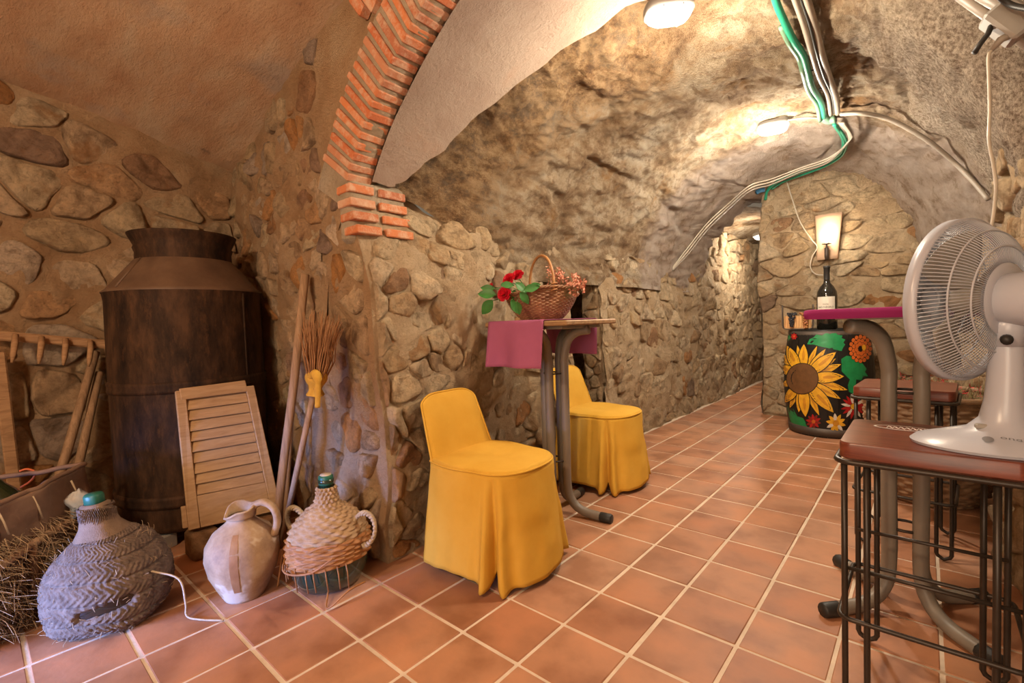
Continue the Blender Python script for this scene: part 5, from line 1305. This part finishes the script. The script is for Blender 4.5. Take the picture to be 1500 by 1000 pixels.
obj('housing', MB().lathe([(.09, .04), (.10, .02), (.10, -.01), (.085, -.015)], 24), M['lamp_body'], t); obj('diffuser', MB().lathe([(.088, -.012), (.07, -.04), (.03, -.052), (.001, -.054)], 24), M['lamp_glow'], t)

# ------------------------------------------------------------------ conduits and cables along the vault
def cable(name, label, cat, pts, r, mat, off=.045, surf=None, n=8, group=None):
    P = [vault_hit(x, y, off) if surf is None else surf(x, y) for x, y in pts]
    o = P[0]; Q = spline(np.array(P)-o, n); ob = obj(name, MB().tube(Q, r, 8), M[mat]); ob.location = o; tag(ob, label, cat, group); return ob
G1 = [(1128, -40), (1136, 0), (1150, 34), (1163, 60), (1176, 80), (1183, 104), (1190, 128), (1203, 150), (1207, 172)]
cable('green_conduit', 'thick green conduit running along the vault crown', 'conduit', G1, .016, 'pipe_green')
cable('green_conduit', 'pale green conduit beside the thick green one', 'conduit', [(x-6, y+5) for x, y in G1[2:]], .013, 'pipe_palegreen')
cable('grey_conduit', 'grey conduit nearest the green ones on the vault', 'conduit', [(1152, -40), (1165, 0), (1178, 38), (1190, 80), (1200, 112), (1213, 140), (1217, 168)], .013, 'pipe_grey')
cable('grey_conduit', 'thicker grey conduit farthest from the green ones', 'conduit', [(1168, -40), (1182, 0), (1194, 40), (1204, 80), (1214, 110), (1224, 140), (1227, 166)], .016, 'pipe_grey')
cable('black_cable', 'thin black cable between the grey conduits', 'cable', [(1162, -40), (1174, 0), (1187, 40), (1197, 80), (1207, 112), (1219, 140), (1222, 166)], .006, 'wire_dark', .06)
cable('junction_box', 'small pale junction box where the conduits meet', 'box', [(1206, 172), (1214, 176), (1224, 174)], .03, 'pipe_palegreen', .02)
cable('grey_conduit', 'grey conduit arching across the vault to the stone wall', 'conduit', [(1232, 167), (1262, 166), (1295, 172), (1330, 188), (1365, 210), (1398, 238), (1425, 265), (1448, 292)], .014, 'pipe_grey', .058)
cable('grey_conduit', 'thin grey conduit feeding the small bulkhead lamp', 'conduit', [(1154, 176), (1178, 172), (1200, 173)], .007, 'pipe_grey', .04)
EWo = lambda o_: (lambda x, y: (lambda a, b_: a if a[1] < b_[1] else b_)(vault_hit(x, y, o_), on_y(x, y, 5.50-o_*.5)))
EW = EWo(.05)
cable('green_cable', 'bright green cable bending over the end wall', 'cable', [(1222, 182), (1232, 197), (1236, 210), (1229, 226), (1205, 240), (1172, 252), (1142, 264), (1125, 278), (1121, 292)], .014, 'pipe_green', surf=EW)
cable('green_cable', 'second green cable under the bright one over the end wall', 'cable', [(1226, 184), (1237, 200), (1240, 212), (1232, 229), (1207, 244), (1175, 256), (1146, 267), (1130, 277)], .010, 'pipe_green', surf=EW)
for k, lb in enumerate(('upper white cable sweeping down the passage arch', 'lower white cable sweeping down the passage arch', 'grey cable sweeping down the passage arch')):
    cable('vault_cable', lb, 'cable', [(1230+k*3, 180), (1243+k*2, 196), (1240+k*2, 212-k*3), (1212, 232+k*3), (1172, 246+k*3), (1130, 262+k*4), (1098, 272+k*4), (1065, 300+k*4), (1035, 328+k*5), (1008, 362+k*5), (985, 392+k*2)], .007, ['wire_white', 'wire_white', 'pipe_grey'][k], surf=EWo(.085+.015*k))
cable('blue_fitting', 'small blue cable fitting at the passage arch', 'fitting', [(1108, 282), (1114, 279), (1120, 278)], .022, 'blue_box', surf=EW)
cable('sconce_cable', 'cream cable hanging to the wall sconce', 'cable', [(1152, 264), (1160, 290), (1172, 325), (1188, 350), (1197, 362), (1190, 375), (1187, 390), (1194, 401), (1210, 403)], .006, 'wire_white', surf=lambda x, y: on_y(x, y, 5.475))
for x, y in ((1183, 104), (1208, 128), (1203, 90)):
    p = vault_hit(x, y, .04); ob = obj('cable_tie', MB().tube([(-.03, 0, 0), (.03, .004, -.004)], .004, 5), M['wire_dark']); ob.location = p; tag(ob, {1183: 'black tie around the green conduits on the vault', 1208: 'black tie around the grey conduits close to the junction', 1203: 'black tie around the grey conduits farther from the junction'}[x], 'tie', 'conduit ties')
# socket box, pipes and hanging cable near the right wall
RB = vault_hit(1468, 62, .16)
d = np.array([.33, -.90, .05]); d /= np.linalg.norm(d)
pa, pb = vault_hit(1398, -16, .08), vault_hit(1520, 72, .08)
ob = obj('grey_pipe', MB().tube([pa-(pb-pa)*.3-pa, pb-pa+(pb-pa)*.4], .019, 12), M['pipe_grey']); ob.location = pa; tag(ob, 'grey pipe holding the socket box', 'pipe')
pa2, pb2 = vault_hit(1432, -16, .07), vault_hit(1530, 40, .07)
ob = obj('grey_pipe', MB().tube([pa2-(pb2-pa2)*.3-pa2, pb2-pa2+(pb2-pa2)*.4], .024, 12), M['pipe_grey']); ob.location = pa2; tag(ob, 'thicker grey pipe running above the socket box', 'pipe')
c4 = [np.array(vault_hit(x, y, .13)) for x, y in ((1474, 12), (1500, 30), (1486, 50), (1452, 36))]
cb = sum(c4)/4; ax = (pb-pa)/np.linalg.norm(pb-pa); upv = np.array([0, 0, 1.0]); sd = np.cross(ax, upv); sd /= np.linalg.norm(sd); up2 = np.cross(sd, ax); Rm = np.stack([ax, sd, up2], 1)
t = thing('socket_box', 'grey hinged socket box with an open black lid', 'socket', tuple(cb))
obj('box', MB().box((0, 0, 0), (.115, .075, .075), Rm, .008), M['box_grey'], t, False)
lp = [on_y(x, y, cb[1]-.02)-cb for x, y in ((1452, 38), (1447, 50), (1436, 64), (1427, 78))]
obj('open_lid', MB().tube(lp, .0075, 8, flat=1.6), M['black_plastic'], t)
obj('plug', MB().tube([on_y(1478, 52, cb[1]-.02)-cb, on_y(1466, 58, cb[1]-.02)-cb, on_y(1452, 74, cb[1]-.02)-cb], [.012, .011, .006], 8), M['pipe_grey'], t)
Yc = cb[1]-.02
ob = cable('fan_cable', 'white fan cable hanging from the socket box', 'cable', [(1452, 74), (1448, 84), (1449, 120), (1450, 160), (1449, 205), (1455, 240), (1459, 272), (1456, 310), (1452, 335)], .0045, 'wire_white', surf=lambda x, y: on_y(x, y, Yc))
ob = cable('grey_cable', 'grey cable curling over the thicker pipe', 'cable', [(1440, -30), (1475, 4), (1510, 14)], .008, 'wire_dark', .14)

# ------------------------------------------------------------------ wall sconce
def make_sconce():
    c = np.array([-.715, 5.47, 1.57]); t = thing('wall_sconce', 'clay roof tile sconce with a glowing candle bulb on the end wall', 'lamp', tuple(c))
    G = []
    for f in np.linspace(0, 1, 12):
        w_ = .076+.028*f; G.append([(w_*math.sin(a)/math.sin(1.05)+.012*f, .045-.055*(1-math.cos(a))*-1-.055, .43*f) for a in np.linspace(-1.05, 1.05, 16)])
    ob = obj('clay_tile', MB().grid(np.array(G)), M['roof_tile'], t); ob.modifiers.new('th', 'SOLIDIFY').thickness = .014
    obj('drip_pan', MB().lathe([(.001, .135), (.038, .137), (.040, .142), (.03, .142)], 20, (0.005, -.075, 0)), M['iron'], t)
    obj('bracket', MB().tube(spline([(.005, -.02, .0), (.005, -.05, .005), (.005, -.08, .03), (.005, -.078, .10), (.005, -.075, .137)], 5), [.010]*5+[.018]*11+[.008]*5, 8), M['iron'], t)
    obj('candle', MB().lathe([(.012, .14), (.012, .20), (.001, .202)], 14, (0.005, -.075, 0)), M['label'], t)
    obj('bulb', MB().sphere((.005, -.075, .235), .016, 14, 10, (1, 1, 2.1)), M['bulb'], t)
make_sconce()
